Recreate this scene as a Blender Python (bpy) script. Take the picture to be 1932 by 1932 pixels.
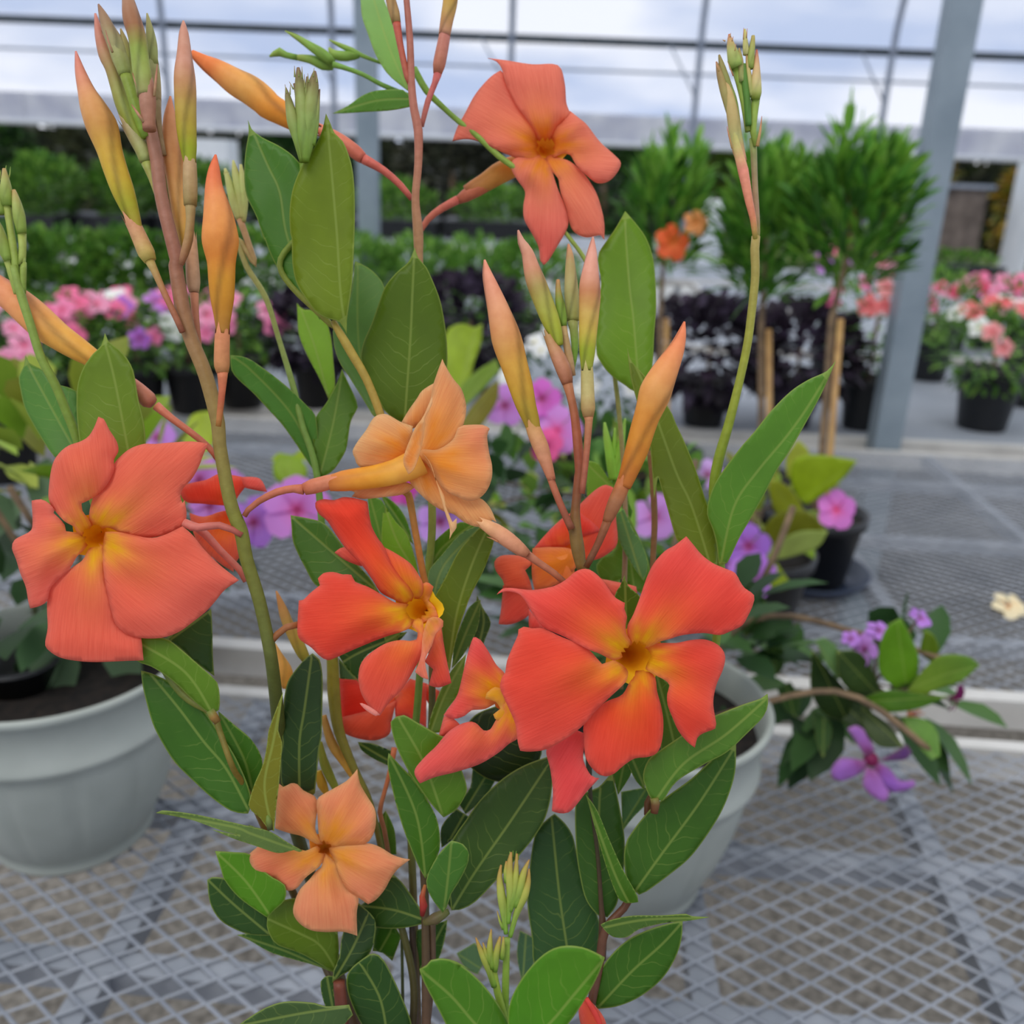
import bpy, math, random
from mathutils import Vector, Matrix
from mathutils.geometry import delaunay_2d_cdt
for o in list(bpy.data.objects): bpy.data.objects.remove(o)
SC = bpy.context.scene
COL = SC.collection
random.seed(7)
# ------------------------------------------------------------ camera
FP = 1750.0; PX = 1932
TH = math.radians(20); RO = math.radians(2.2); EYE = Vector((0, 0, 1.55))
F = Vector((0, math.cos(TH), -math.sin(TH)))
U0 = Vector((0, math.sin(TH), math.cos(TH))); R0 = Vector((1, 0, 0))
R = R0*math.cos(RO) + U0*math.sin(RO); U = -R0*math.sin(RO) + U0*math.cos(RO)
cam = bpy.data.cameras.new('camera'); camo = bpy.data.objects.new('camera', cam); COL.objects.link(camo)
camo.matrix_world = Matrix(((R.x, U.x, -F.x, EYE.x), (R.y, U.y, -F.y, EYE.y), (R.z, U.z, -F.z, EYE.z), (0, 0, 0, 1)))
cam.sensor_width = 36; cam.lens = 36*FP/PX; cam.clip_start = 0.02; cam.clip_end = 200
cam.dof.use_dof = True; cam.dof.focus_distance = 0.395; cam.dof.aperture_fstop = 8.2
SC.camera = camo
# ------------------------------------------------------------ sky and sun
def lin(c):
    return tuple(((v/255)/12.92 if v/255 <= 0.04045 else ((v/255+0.055)/1.055)**2.4) for v in c[:3])
W = bpy.data.worlds.new('sky'); SC.world = W; W.use_nodes = True
nt = W.node_tree; nt.nodes.clear(); N = nt.nodes.new; L = nt.links.new
out = N('ShaderNodeOutputWorld'); bg = N('ShaderNodeBackground'); L(bg.outputs[0], out.inputs[0])
tc = N('ShaderNodeTexCoord'); mp = N('ShaderNodeMapping'); mp.inputs['Scale'].default_value = (2.2, 2.2, 7)
nz = N('ShaderNodeTexNoise'); nz.inputs['Scale'].default_value = 1.5; nz.inputs['Detail'].default_value = 4
L(tc.outputs['Generated'], mp.inputs[0]); L(mp.outputs[0], nz.inputs[0])
cr = N('ShaderNodeValToRGB'); cr.color_ramp.elements[0].position = 0.42; cr.color_ramp.elements[1].position = 0.6
cr.color_ramp.elements[0].color = (*lin((158, 178, 214)), 1); cr.color_ramp.elements[1].color = (*lin((240, 242, 248)), 1)
L(nz.outputs[0], cr.inputs[0])
sp = N('ShaderNodeSeparateXYZ'); L(tc.outputs['Generated'], sp.inputs[0])
mr = N('ShaderNodeMapRange'); mr.inputs[1].default_value = 0.1; mr.inputs[2].default_value = 0.8
mr.inputs[3].default_value = 0.0; mr.inputs[4].default_value = 0.85
L(sp.outputs[2], mr.inputs[0]); wm = N('ShaderNodeMix'); wm.data_type = 'RGBA'; L(mr.outputs[0], wm.inputs[0]); L(cr.outputs[0], wm.inputs[6]); wm.inputs[7].default_value = (.86, .88, .9, 1)
my = N('ShaderNodeMapRange'); my.inputs[1].default_value = -1; my.inputs[2].default_value = 1; my.inputs[3].default_value = .8; my.inputs[4].default_value = 1.35
L(sp.outputs[1], my.inputs[0]); L(wm.outputs[2], bg.inputs[0]); L(my.outputs[0], bg.inputs[1])
sun = bpy.data.lights.new('sun', 'SUN'); sun.energy = 1.0; sun.angle = math.radians(35); sun.color = (1, 0.97, 0.92)
suno = bpy.data.objects.new('sun', sun); COL.objects.link(suno); suno.rotation_euler = (math.radians(32), math.radians(-18), 0)
SC.view_settings.view_transform = 'Standard'; SC.view_settings.look = 'None'
SC.view_settings.exposure = 0.13; SC.view_settings.gamma = 1
# ------------------------------------------------------------ helpers
def P(x, y, d): return EYE + F*d + R*((x-966)/FP*d) + U*((966-y)/FP*d)
def G(x, y, z):
    D = F + R*((x-966)/FP) + U*((966-y)/FP); return EYE + D*((z-EYE.z)/D.z)
CR = {'A1': (0, 0, 1), 'A2': (450, 0, 1), 'A3': (900, 0, 1), 'A4': (1400, 0, 2), 'A5': (0, 450, 1), 'A6': (450, 450, 1), 'A7': (900, 450, 1),
      'A8': (1400, 450, 2), 'B1': (0, 900, 1), 'B2': (450, 900, 1), 'B3': (900, 900, 1), 'B4': (1400, 900, 2), 'B5': (0, 1400, 2), 'B6': (400, 1400, 2),
      'B7': (850, 1400, 3), 'B8': (1400, 1400, 2), 'P': (0, 0, 0)}
SK = {0: 1.0, 1: 1/3.864, 2: 1/3.632, 3: 1/3.513}
def pts(s):
    r = []; ox, oy, k = 0, 0, 1.0
    for t in s.split():
        if t in CR: ox, oy, kk = CR[t]; k = SK[kk]; continue
        v = [float(q) for q in t.split(',')]
        r.append((ox+v[0]*k, oy+v[1]*k) + tuple(q*k for q in v[2:]))
    return r
def newobj(name, V, Fc, mat, parent=None, smooth=True, cols=None, lc=None):
    off = parent['org'] if parent is not None and 'org' in parent else (0, 0, 0)
    me = bpy.data.meshes.new(name)
    me.from_pydata([(v[0]-off[0], v[1]-off[1], v[2]-off[2]) for v in V], [], Fc)
    if smooth: me.polygons.foreach_set('use_smooth', [True]*len(me.polygons))
    if cols:
        a = me.color_attributes.new('Col', 'FLOAT_COLOR', 'POINT')
        a.data.foreach_set('color', [q for c in cols for q in (c[0], c[1], c[2], 1)])
    if lc:
        a = me.attributes.new('lc', 'FLOAT_VECTOR', 'POINT'); a.data.foreach_set('vector', [q for c in lc for q in c])
    me.materials.append(mat)
    o = bpy.data.objects.new(name, me); COL.objects.link(o)
    if parent is not None:
        o.parent = parent; o['org'] = list(off)
    return o
def thing(name, label, cat, org=(0, 0, 0), group=None):
    o = bpy.data.objects.new(name, None); COL.objects.link(o); o.location = org; o.empty_display_size = 0.05
    o['org'] = list(org); o['label'] = label; o['category'] = cat
    if group: o['group'] = group
    return o
def tag(o, label, cat, group=None):
    o['label'] = label; o['category'] = cat
    if group: o['group'] = group
    return o
def struct(o): o['kind'] = 'structure'; return o
def mat(name, col=None, rough=0.6, metal=0, noise=None, bump=None, trans=0, attr=False, spec=0.5):
    m = bpy.data.materials.new(name); m.use_nodes = True; t = m.node_tree; b = t.nodes['Principled BSDF']
    b.inputs['Roughness'].default_value = rough; b.inputs['Metallic'].default_value = metal; b.inputs['Specular IOR Level'].default_value = spec
    src = None
    if attr:
        a = t.nodes.new('ShaderNodeAttribute'); a.attribute_name = 'Col'; src = a.outputs['Color']
    elif col: b.inputs['Base Color'].default_value = (*lin(col), 1)
    if noise:
        n = t.nodes.new('ShaderNodeTexNoise'); n.inputs['Scale'].default_value = noise[0]; n.inputs['Detail'].default_value = 4
        tcn = t.nodes.new('ShaderNodeTexCoord'); t.links.new(tcn.outputs['Object'], n.inputs['Vector'])
        mx = t.nodes.new('ShaderNodeMix'); mx.data_type = 'RGBA'
        r = t.nodes.new('ShaderNodeMapRange'); r.inputs[1].default_value = .35; r.inputs[2].default_value = .65
        t.links.new(n.outputs[0], r.inputs[0]); t.links.new(r.outputs[0], mx.inputs[0])
        if src is None:
            mx.inputs[6].default_value = (*lin(col), 1); mx.inputs[7].default_value = (*lin(noise[1]), 1)
        else:
            mul = t.nodes.new('ShaderNodeMix'); mul.data_type = 'RGBA'; mul.blend_type = 'MULTIPLY'; mul.inputs[0].default_value = 1
            t.links.new(src, mul.inputs[6]); mul.inputs[7].default_value = (*noise[1], 1)
            t.links.new(src, mx.inputs[6]); t.links.new(mul.outputs[2], mx.inputs[7])
        src = mx.outputs[2]
        if bump:
            bp = t.nodes.new('ShaderNodeBump'); bp.inputs['Strength'].default_value = bump; bp.inputs['Distance'].default_value = .002
            t.links.new(n.outputs[0], bp.inputs['Height']); t.links.new(bp.outputs[0], b.inputs['Normal'])
    if src is not None: t.links.new(src, b.inputs['Base Color'])
    if trans:
        tr = t.nodes.new('ShaderNodeBsdfTranslucent'); ms = t.nodes.new('ShaderNodeMixShader'); ms.inputs[0].default_value = trans
        if src is not None: t.links.new(src, tr.inputs[0])
        else: tr.inputs[0].default_value = (*lin(col), 1)
        o = t.nodes['Material Output']; t.links.new(b.outputs[0], ms.inputs[1]); t.links.new(tr.outputs[0], ms.inputs[2]); t.links.new(ms.outputs[0], o.inputs[0])
    return m
def mathn(t, op, a, b=None, c=None):
    n = t.nodes.new('ShaderNodeMath'); n.operation = op
    for i, v in enumerate((a, b, c)):
        if v is None: continue
        if isinstance(v, (int, float)): n.inputs[i].default_value = v
        else: t.links.new(v, n.inputs[i])
    return n.outputs[0]
def leaf_mat():
    m = mat('leaf', attr=True, rough=0.42, trans=0.36, spec=0.32); t = m.node_tree; b = t.nodes['Principled BSDF']
    tr = [n for n in t.nodes if n.type == 'BSDF_TRANSLUCENT'][0]
    a = t.nodes.new('ShaderNodeAttribute'); a.attribute_name = 'lc'
    s = t.nodes.new('ShaderNodeSeparateXYZ'); t.links.new(a.outputs['Vector'], s.inputs[0])
    S = mathn(t, 'ABSOLUTE', s.outputs[0])
    nz = t.nodes.new('ShaderNodeTexNoise'); nz.inputs['Scale'].default_value = 60; t.links.new(a.outputs['Vector'], nz.inputs['Vector'])
    wob = mathn(t, 'MULTIPLY', nz.outputs[0], 0.011)
    v = mathn(t, 'SUBTRACT', s.outputs[1], mathn(t, 'MULTIPLY', S, 0.55)); v = mathn(t, 'ADD', v, wob)
    v = mathn(t, 'FRACT', mathn(t, 'DIVIDE', mathn(t, 'SUBTRACT', v, mathn(t, 'MULTIPLY', mathn(t, 'MULTIPLY', S, S), 14)), 0.0064))
    v = mathn(t, 'ABSOLUTE', mathn(t, 'SUBTRACT', v, 0.5))
    ve = t.nodes.new('ShaderNodeMapRange'); ve.interpolation_type = 'SMOOTHSTEP'
    ve.inputs[1].default_value = 0.0; ve.inputs[2].default_value = 0.075; ve.inputs[3].default_value = 1; ve.inputs[4].default_value = 0; t.links.new(v, ve.inputs[0])
    md = t.nodes.new('ShaderNodeMapRange'); md.interpolation_type = 'SMOOTHSTEP'
    md.inputs[1].default_value = 0.0002; md.inputs[2].default_value = 0.0009; md.inputs[3].default_value = 1; md.inputs[4].default_value = 0; t.links.new(S, md.inputs[0])
    n2 = t.nodes.new('ShaderNodeTexNoise'); n2.inputs['Scale'].default_value = 45; n2.inputs['Detail'].default_value = 3; t.links.new(a.outputs['Vector'], n2.inputs['Vector'])
    fade = t.nodes.new('ShaderNodeMapRange'); fade.inputs[1].default_value = .4; fade.inputs[2].default_value = .65; fade.inputs[3].default_value = .0; fade.inputs[4].default_value = .24
    t.links.new(n2.outputs[0], fade.inputs[0])
    fac = mathn(t, 'MAXIMUM', mathn(t, 'MULTIPLY', ve.outputs[0], fade.outputs[0]), mathn(t, 'MULTIPLY', md.outputs[0], 0.42))
    ed = t.nodes.new('ShaderNodeMapRange'); ed.interpolation_type = 'SMOOTHSTEP'; ed.inputs[1].default_value = 0.0002; ed.inputs[2].default_value = 0.0008; ed.inputs[3].default_value = .55; ed.inputs[4].default_value = 0; t.links.new(s.outputs[2], ed.inputs[0])
    facv = fac; fac = mathn(t, 'MAXIMUM', fac, ed.outputs[0])
    src = b.inputs['Base Color'].links[0].from_socket
    mot = t.nodes.new('ShaderNodeMix'); mot.data_type = 'RGBA'; mot.blend_type = 'MULTIPLY'; mot.inputs[0].default_value = 1
    g = mathn(t, 'ADD', mathn(t, 'MULTIPLY', n2.outputs[0], 0.5), 0.75); cc = t.nodes.new('ShaderNodeCombineColor')
    for i in range(3): t.links.new(g, cc.inputs[i])
    t.links.new(src, mot.inputs[6]); t.links.new(cc.outputs[0], mot.inputs[7])
    li = t.nodes.new('ShaderNodeMix'); li.data_type = 'RGBA'; t.links.new(fac, li.inputs[0]); t.links.new(mot.outputs[2], li.inputs[6])
    li.inputs[7].default_value = (*lin((172, 190, 92)), 1)
    t.links.new(li.outputs[2], b.inputs['Base Color']); t.links.new(li.outputs[2], tr.inputs[0])
    bp = t.nodes.new('ShaderNodeBump'); bp.inputs['Strength'].default_value = 0.35; bp.inputs['Distance'].default_value = .0006; bp.invert = True
    t.links.new(facv, bp.inputs['Height']); t.links.new(bp.outputs[0], b.inputs['Normal'])
    return m
def petal_mat():
    m = mat('petal', attr=True, rough=0.6, trans=0.42, spec=0.12); t = m.node_tree; b = t.nodes['Principled BSDF']
    tr = [n for n in t.nodes if n.type == 'BSDF_TRANSLUCENT'][0]
    a = t.nodes.new('ShaderNodeAttribute'); a.attribute_name = 'lc'
    mp = t.nodes.new('ShaderNodeMapping'); mp.inputs['Scale'].default_value = (1, 1, 1); t.links.new(a.outputs['Vector'], mp.inputs[0])
    nz = t.nodes.new('ShaderNodeTexNoise'); nz.inputs['Scale'].default_value = 1.0; nz.inputs['Detail'].default_value = 5; nz.inputs['Roughness'].default_value = .6; t.links.new(mp.outputs[0], nz.inputs['Vector'])
    r = t.nodes.new('ShaderNodeMapRange'); r.inputs[1].default_value = .3; r.inputs[2].default_value = .7; r.inputs[3].default_value = .84; r.inputs[4].default_value = 1.1
    t.links.new(nz.outputs[0], r.inputs[0]); cc = t.nodes.new('ShaderNodeCombineColor')
    t.links.new(r.outputs[0], cc.inputs[1]); t.links.new(r.outputs[0], cc.inputs[2])
    rr = mathn(t, 'ADD', mathn(t, 'MULTIPLY', r.outputs[0], .3), .7); t.links.new(rr, cc.inputs[0])
    src = b.inputs['Base Color'].links[0].from_socket
    mx = t.nodes.new('ShaderNodeMix'); mx.data_type = 'RGBA'; mx.blend_type = 'MULTIPLY'; mx.inputs[0].default_value = 1
    t.links.new(src, mx.inputs[6]); t.links.new(cc.outputs[0], mx.inputs[7])
    t.links.new(mx.outputs[2], b.inputs['Base Color']); t.links.new(mx.outputs[2], tr.inputs[0])
    bp = t.nodes.new('ShaderNodeBump'); bp.inputs['Strength'].default_value = 0.45; bp.inputs['Distance'].default_value = .0007
    t.links.new(nz.outputs[0], bp.inputs['Height']); t.links.new(bp.outputs[0], b.inputs['Normal'])
    return m
M_LEAF = leaf_mat(); M_PETAL = petal_mat()
M_STEM = mat('stem', attr=True, rough=0.5, noise=(260, (.86, .84, .8)), bump=.2, spec=.35)
M_BUD = mat('bud', attr=True, rough=0.5, noise=(190, (.93, .86, .82)), trans=.15, spec=.3)
M_FOL = mat('foliage', attr=True, rough=0.5, trans=0.25, noise=(20, (.8, .85, .8)), spec=.3)
M_FLO = mat('blossom', attr=True, rough=0.6, trans=0.25)
M_WPOT = mat('white_plastic', (176, 182, 175), 0.45, noise=(9, (160, 166, 159)))
M_BLACK = mat('black_plastic', (24, 25, 28), 0.42, noise=(12, (16, 17, 20)))
M_BLUETRAY = mat('dark_blue_plastic', (44, 56, 78), 0.4)
M_SOIL = mat('soil', (38, 30, 24), 0.95, noise=(90, (16, 12, 10)), bump=1)
M_GALV = mat('galvanized_steel', (154, 159, 168), 0.5, metal=.2, noise=(14, (132, 138, 148)))
M_GALVP = mat('galvanized_post', (150, 163, 172), 0.5, metal=.2, noise=(7, (132, 146, 156)))
M_ALU = mat('aluminium_rail', (214, 212, 208), 0.5, metal=.1, noise=(10, (196, 194, 190)))
M_DARKM = mat('dark_pipe', (74, 84, 92), 0.5, metal=.2, noise=(4, (60, 68, 74)))
M_HOOP = mat('grey_hoop', (150, 158, 172), 0.5, metal=.2, noise=(4, (136, 146, 160)))
M_TOP = mat('tabletop_grey', (156, 162, 172), 0.6, noise=(3, (140, 147, 158)))
M_FLOOR = mat('gravel', (156, 150, 141), 0.95, noise=(55, (104, 98, 90)), bump=1)
M_GROUND = mat('pale_ground', (206, 206, 204), 0.9, noise=(.9, (168, 172, 172)))
M_GRASS = mat('grass', (110, 140, 60), 0.9, noise=(2, (130, 120, 80)))
M_WOOD = mat('weathered_wood', (120, 108, 100), 0.8, noise=(5, (84, 74, 68)))
M_CANE = mat('bamboo', (196, 156, 96), 0.6, noise=(24, (168, 128, 78)))
M_BARK = mat('bark', (134, 110, 82), 0.8, noise=(40, (98, 80, 60)))
M_WHITE = mat('white_paint', (228, 232, 236), 0.6, noise=(2, (214, 220, 226)))
M_CURT = mat('white_curtain', (238, 239, 242), 0.7, trans=.6, noise=(3, (214, 216, 226)))
def film_mat():
    m = bpy.data.materials.new('plastic_film'); m.use_nodes = True; t = m.node_tree; t.nodes.clear()
    o = t.nodes.new('ShaderNodeOutputMaterial'); tp = t.nodes.new('ShaderNodeBsdfTransparent'); tl = t.nodes.new('ShaderNodeBsdfTranslucent'); df = t.nodes.new('ShaderNodeBsdfDiffuse')
    tl.inputs[0].default_value = (.9, .91, .97, 1); df.inputs[0].default_value = (.85, .86, .92, 1); tp.inputs[0].default_value = (.96, .97, 1, 1)
    m1 = t.nodes.new('ShaderNodeMixShader'); m1.inputs[0].default_value = .35; t.links.new(tl.outputs[0], m1.inputs[1]); t.links.new(df.outputs[0], m1.inputs[2])
    n = t.nodes.new('ShaderNodeTexNoise'); n.inputs['Scale'].default_value = .8; r = t.nodes.new('ShaderNodeMapRange')
    r.inputs[3].default_value = .3; r.inputs[4].default_value = .6; t.links.new(n.outputs[0], r.inputs[0])
    m2 = t.nodes.new('ShaderNodeMixShader'); t.links.new(r.outputs[0], m2.inputs[0]); t.links.new(tp.outputs[0], m2.inputs[1]); t.links.new(m1.outputs[0], m2.inputs[2])
    t.links.new(m2.outputs[0], o.inputs[0]); return m
M_FILM = film_mat()
class MB:
    def __init__(s): s.V = []; s.F = []
    def box(s, c, h, rz=0):
        n = len(s.V); co, si = math.cos(rz), math.sin(rz)
        for dx in (-1, 1):
            for dy in (-1, 1):
                for dz in (-1, 1):
                    x, y = dx*h[0], dy*h[1]; s.V.append((c[0]+x*co-y*si, c[1]+x*si+y*co, c[2]+dz*h[2]))
        for f in ((0, 1, 3, 2), (4, 6, 7, 5), (0, 4, 5, 1), (2, 3, 7, 6), (0, 2, 6, 4), (1, 5, 7, 3)): s.F.append(tuple(n+i for i in f))
        return s
    def tube(s, path, rad, n=10):
        path = [Vector(p) for p in path]; k0 = len(s.V); m = len(path)
        up = Vector((0.31, 0.2, 0.93)); nrm = None
        for i, p in enumerate(path):
            tg = (path[min(i+1, m-1)]-path[max(i-1, 0)]).normalized()
            if nrm is None: nrm = tg.cross(up).normalized() if abs(tg.dot(up)) < .95 else tg.cross(Vector((1, 0, 0))).normalized()
            nrm = (nrm - tg*nrm.dot(tg)).normalized(); b = tg.cross(nrm)
            r = rad[i] if isinstance(rad, (list, tuple)) else rad
            for j in range(n):
                a = 2*math.pi*j/n; s.V.append(tuple(p + nrm*(r*math.cos(a)) + b*(r*math.sin(a))))
        for i in range(m-1):
            for j in range(n):
                a = k0+i*n+j; b2 = k0+i*n+(j+1) % n; s.F.append((a, b2, b2+n, a+n))
        s.F.append(tuple(k0+j for j in range(n-1, -1, -1))); s.F.append(tuple(k0+(m-1)*n+j for j in range(n)))
        return s
    def lathe(s, c, prof, n=40, rib=None):
        k0 = len(s.V); m = len(prof)
        for (r, z, *rest) in prof:
            for j in range(n):
                a = 2*math.pi*j/n; rr = r
                if rib and rest: rr = r - rest[0]*(1 if j % rib == 0 else 0)
                s.V.append((c[0]+rr*math.cos(a), c[1]+rr*math.sin(a), c[2]+z))
        for i in range(m-1):
            for j in range(n):
                a = k0+i*n+j; b = k0+i*n+(j+1) % n; s.F.append((a, b, b+n, a+n))
        return s
    def build(s, name, m, parent=None, smooth=False): return newobj(name, s.V, s.F, m, parent, smooth)
def cat1(p, closed, step):
    # Catmull-Rom resampling of tuples
    n = len(p); o = []
    rng = range(n) if closed else range(n-1)
    for i in rng:
        p0 = p[(i-1) % n] if closed or i > 0 else p[0]; p1 = p[i]; p2 = p[(i+1) % n]; p3 = p[(i+2) % n] if closed or i+2 < n else p[-1]
        k = max(1, int(math.dist(p1[:2], p2[:2])/step))
        for j in range(k):
            t = j/k; o.append(tuple(0.5*(2*b+(c-a)*t+(2*a-5*b+4*c-d)*t*t+(3*b-a-3*c+d)*t**3) for a, b, c, d in zip(p0, p1, p2, p3)))
    if not closed: o.append(tuple(p[-1]))
    return o
def sharpcat(p, step):
    # closed smoothing that keeps sharp tips
    n = len(p); o = []
    def ang(i):
        a = Vector((p[i][0]-p[i-1][0], p[i][1]-p[i-1][1])); b = Vector((p[(i+1) % n][0]-p[i][0], p[(i+1) % n][1]-p[i][1]))
        return a.angle(b) if a.length > 0 and b.length > 0 else 0
    sh = [ang(i) > math.radians(62) for i in range(n)]
    for i in range(n):
        p1, p2 = p[i], p[(i+1) % n]
        p0 = p[i-1] if not sh[i] else p1; p3 = p[(i+2) % n] if not sh[(i+1) % n] else p2
        k = max(1, int(math.dist(p1, p2)/step))
        for j in range(k):
            t = j/k; o.append(tuple(0.5*(2*b+(c-a)*t+(2*a-5*b+4*c-d)*t*t+(3*b-a-3*c+d)*t**3) for a, b, c, d in zip(p0, p1, p2, p3)))
    return o
def mesh2d(poly, step):
    xs = [p[0] for p in poly]; ys = [p[1] for p in poly]
    def inside(x, y):
        c = False; j = len(poly)-1
        for i in range(len(poly)):
            if (poly[i][1] > y) != (poly[j][1] > y) and x < (poly[j][0]-poly[i][0])*(y-poly[i][1])/(poly[j][1]-poly[i][1])+poly[i][0]: c = not c
            j = i
        return c
    P2 = [Vector(p) for p in poly]; n = len(P2)
    r = 0; y = min(ys)
    while y < max(ys):
        x = min(xs)+(step/2 if r % 2 else 0)
        while x < max(xs):
            if inside(x, y) and min((x-q[0])**2+(y-q[1])**2 for q in poly) > (step*.5)**2: P2.append(Vector((x, y)))
            x += step
        y += step*.87; r += 1
    res = delaunay_2d_cdt(P2, [], [list(range(n))], 1, 1e-5)
    return [(v[0], v[1]) for v in res[0]], [tuple(f) for f in res[2]]
def mixc(a, b, t): t = max(0, min(1, t)); return tuple(x*(1-t)+y*t for x, y in zip(a, b))
GAIN = 1.25
def lg(c): return tuple(min(.97, v*GAIN) for v in lin(c))
def polydist(x, y, poly):
    return math.sqrt(min((x-q[0])**2+(y-q[1])**2 for q in poly))
def leaf(par, outline, axis, db, dt, col, fold=.12, droop=0.0, edge=(170, 180, 80), name='leaf', label=None, tipc=None, step=None):
    poly = sharpcat(pts(outline), 9); ax = cat1(pts(axis), False, 12)
    ar = abs(sum(poly[i-1][0]*poly[i][1]-poly[i][0]*poly[i-1][1] for i in range(len(poly))))/2
    wd = ar/max(1, sum(math.dist(ax[i][:2], ax[i-1][:2]) for i in range(1, len(ax))))
    V2, Fc = mesh2d(poly, step or max(4.5, min(15, wd/6)))
    cum = [0]
    for i in range(1, len(ax)): cum.append(cum[-1]+math.dist(ax[i][:2], ax[i-1][:2]))
    T = cum[-1]; V = []; C = []; LC = []; c0 = lg(col); ce = lg(edge); ct = lg(tipc) if tipc else None; c0 = (c0[0]*1.04, c0[1], c0[2]*.62); ct = ct and (ct[0], ct[1], ct[2]*.7)
    dm = (db+dt)/2; wmax = 1
    info = []
    for (x, y) in V2:
        best = None
        for i in range(len(ax)-1):
            a = ax[i]; b = ax[i+1]; dx, dy = b[0]-a[0], b[1]-a[1]; l2 = dx*dx+dy*dy or 1
            t = ((x-a[0])*dx+(y-a[1])*dy)/l2
            tt = max(0, min(1, t)); d = math.hypot(x-a[0]-dx*tt, y-a[1]-dy*tt)
            if best is None or d < best[0]:
                s = (dx*(y-a[1])-dy*(x-a[0]))/math.sqrt(l2); best = (d, cum[i]+tt*math.sqrt(l2), math.copysign(d, s))
        e = polydist(x, y, poly); info.append((best[1]/T, best[2], e, best[1])); wmax = max(wmax, abs(best[2]))
    ph = random.uniform(0, 6)
    for (x, y), (t, s, e, al) in zip(V2, info):
        d = db+(dt-db)*t; k = d/FP
        d += droop*math.sin(math.pi*t) - fold*(abs(s)*k) + .0009*math.sin(al*k/.011+ph+(1 if s > 0 else 2.5))*min(1, abs(s)/wmax*1.6)
        d += .1*(s*s/wmax)*k
        V.append(P(x, y, d)); c = c0
        if ct: c = mixc(c, ct, t*t)
        C.append(c); LC.append((s*k, al*k, e*k))
    o = newobj(name, V, Fc, M_LEAF, par, True, C, LC)
    sm = o.modifiers.new('thickness', 'SOLIDIFY'); sm.thickness = .00035; sm.offset = 0
    if label: o['label'] = label
    return o
def petal(par, outline, cen, d0, col, thr, off=0.0, tilt=(0, 0), bulge=.004, rad=.0075, thrr=None, edge=None, ripple=1.0, dip=.012, name='petal', label=None, streak=1.0, patch=None, hole=0, lite=.018):
    poly = sharpcat(pts(outline), 6); V2, Fc = mesh2d(poly, 9)
    cx, cy = pts(cen)[0][:2]; k = d0/FP; thrr = thrr or rad*1.6
    gx = sum(p[0] for p in poly)/len(poly); gy = sum(p[1] for p in poly)/len(poly); ga = math.atan2(gy-cy, gx-cx)
    V = []; C = []; LC = []; c0 = lg(col); ct = lg(thr); ce = lg(edge) if edge else mixc(c0, (1, .62, .5), .35); ph = random.uniform(0, 6)
    c0 = mixc(c0, (1, .9, .8), lite); cp = mixc(lg(patch), (1, .9, .8), lite) if patch else None; R1 = max(math.hypot(p[0]-cx, p[1]-cy) for p in poly)
    for (x, y) in V2:
        dx, dy = (x-cx)*k, (y-cy)*k; r = math.hypot(dx, dy); a = math.atan2(dy, dx)-ga
        a = (a+math.pi) % (2*math.pi)-math.pi; e = polydist(x, y, poly)*k
        d = d0+off + tilt[0]*dx + tilt[1]*dy + dip*math.exp(-(r/rad)**2) + bulge*max(0, 1-e/.013)**2
        rf = min(1, r/.02)
        d += ripple*rf*(.0013*math.sin(a*5+ph)+.0007*math.sin(a*11+2*ph+r*90)+.0006*math.sin(r*230+a*3+ph))
        w = math.exp(-(r/thrr)**2) ; ridge = (.5+.5*math.cos(a*13+ph))**2
        c = mixc(c0, ct, min(1, w*(.95+.9*ridge) + .35*math.exp(-(r/(thrr*2.2))**2)*math.exp(-(a/.35)**2)))
        if cp: c = mixc(c, cp, max(0, min(1, (math.hypot(x-cx, y-cy)/R1-.45)*1.8))*(.55+.45*math.sin(a*3.1+ph)))
        c = mixc(c, ce, .55*math.exp(-(e/.0016)))
        V.append(P(x, y, d)); C.append(c); LC.append((a*44*streak*(.35+r/.03), r*80, ph))
    if hole: Fc = [f for f in Fc if math.hypot(sum(V2[i][0] for i in f)/3-cx, sum(V2[i][1] for i in f)/3-cy)*k > hole]
    o = newobj(name, V, Fc, M_PETAL, par, True, C, LC)
    sm = o.modifiers.new('thickness', 'SOLIDIFY'); sm.thickness = .0004; sm.offset = 0
    if label: o['label'] = label
    return o
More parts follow.
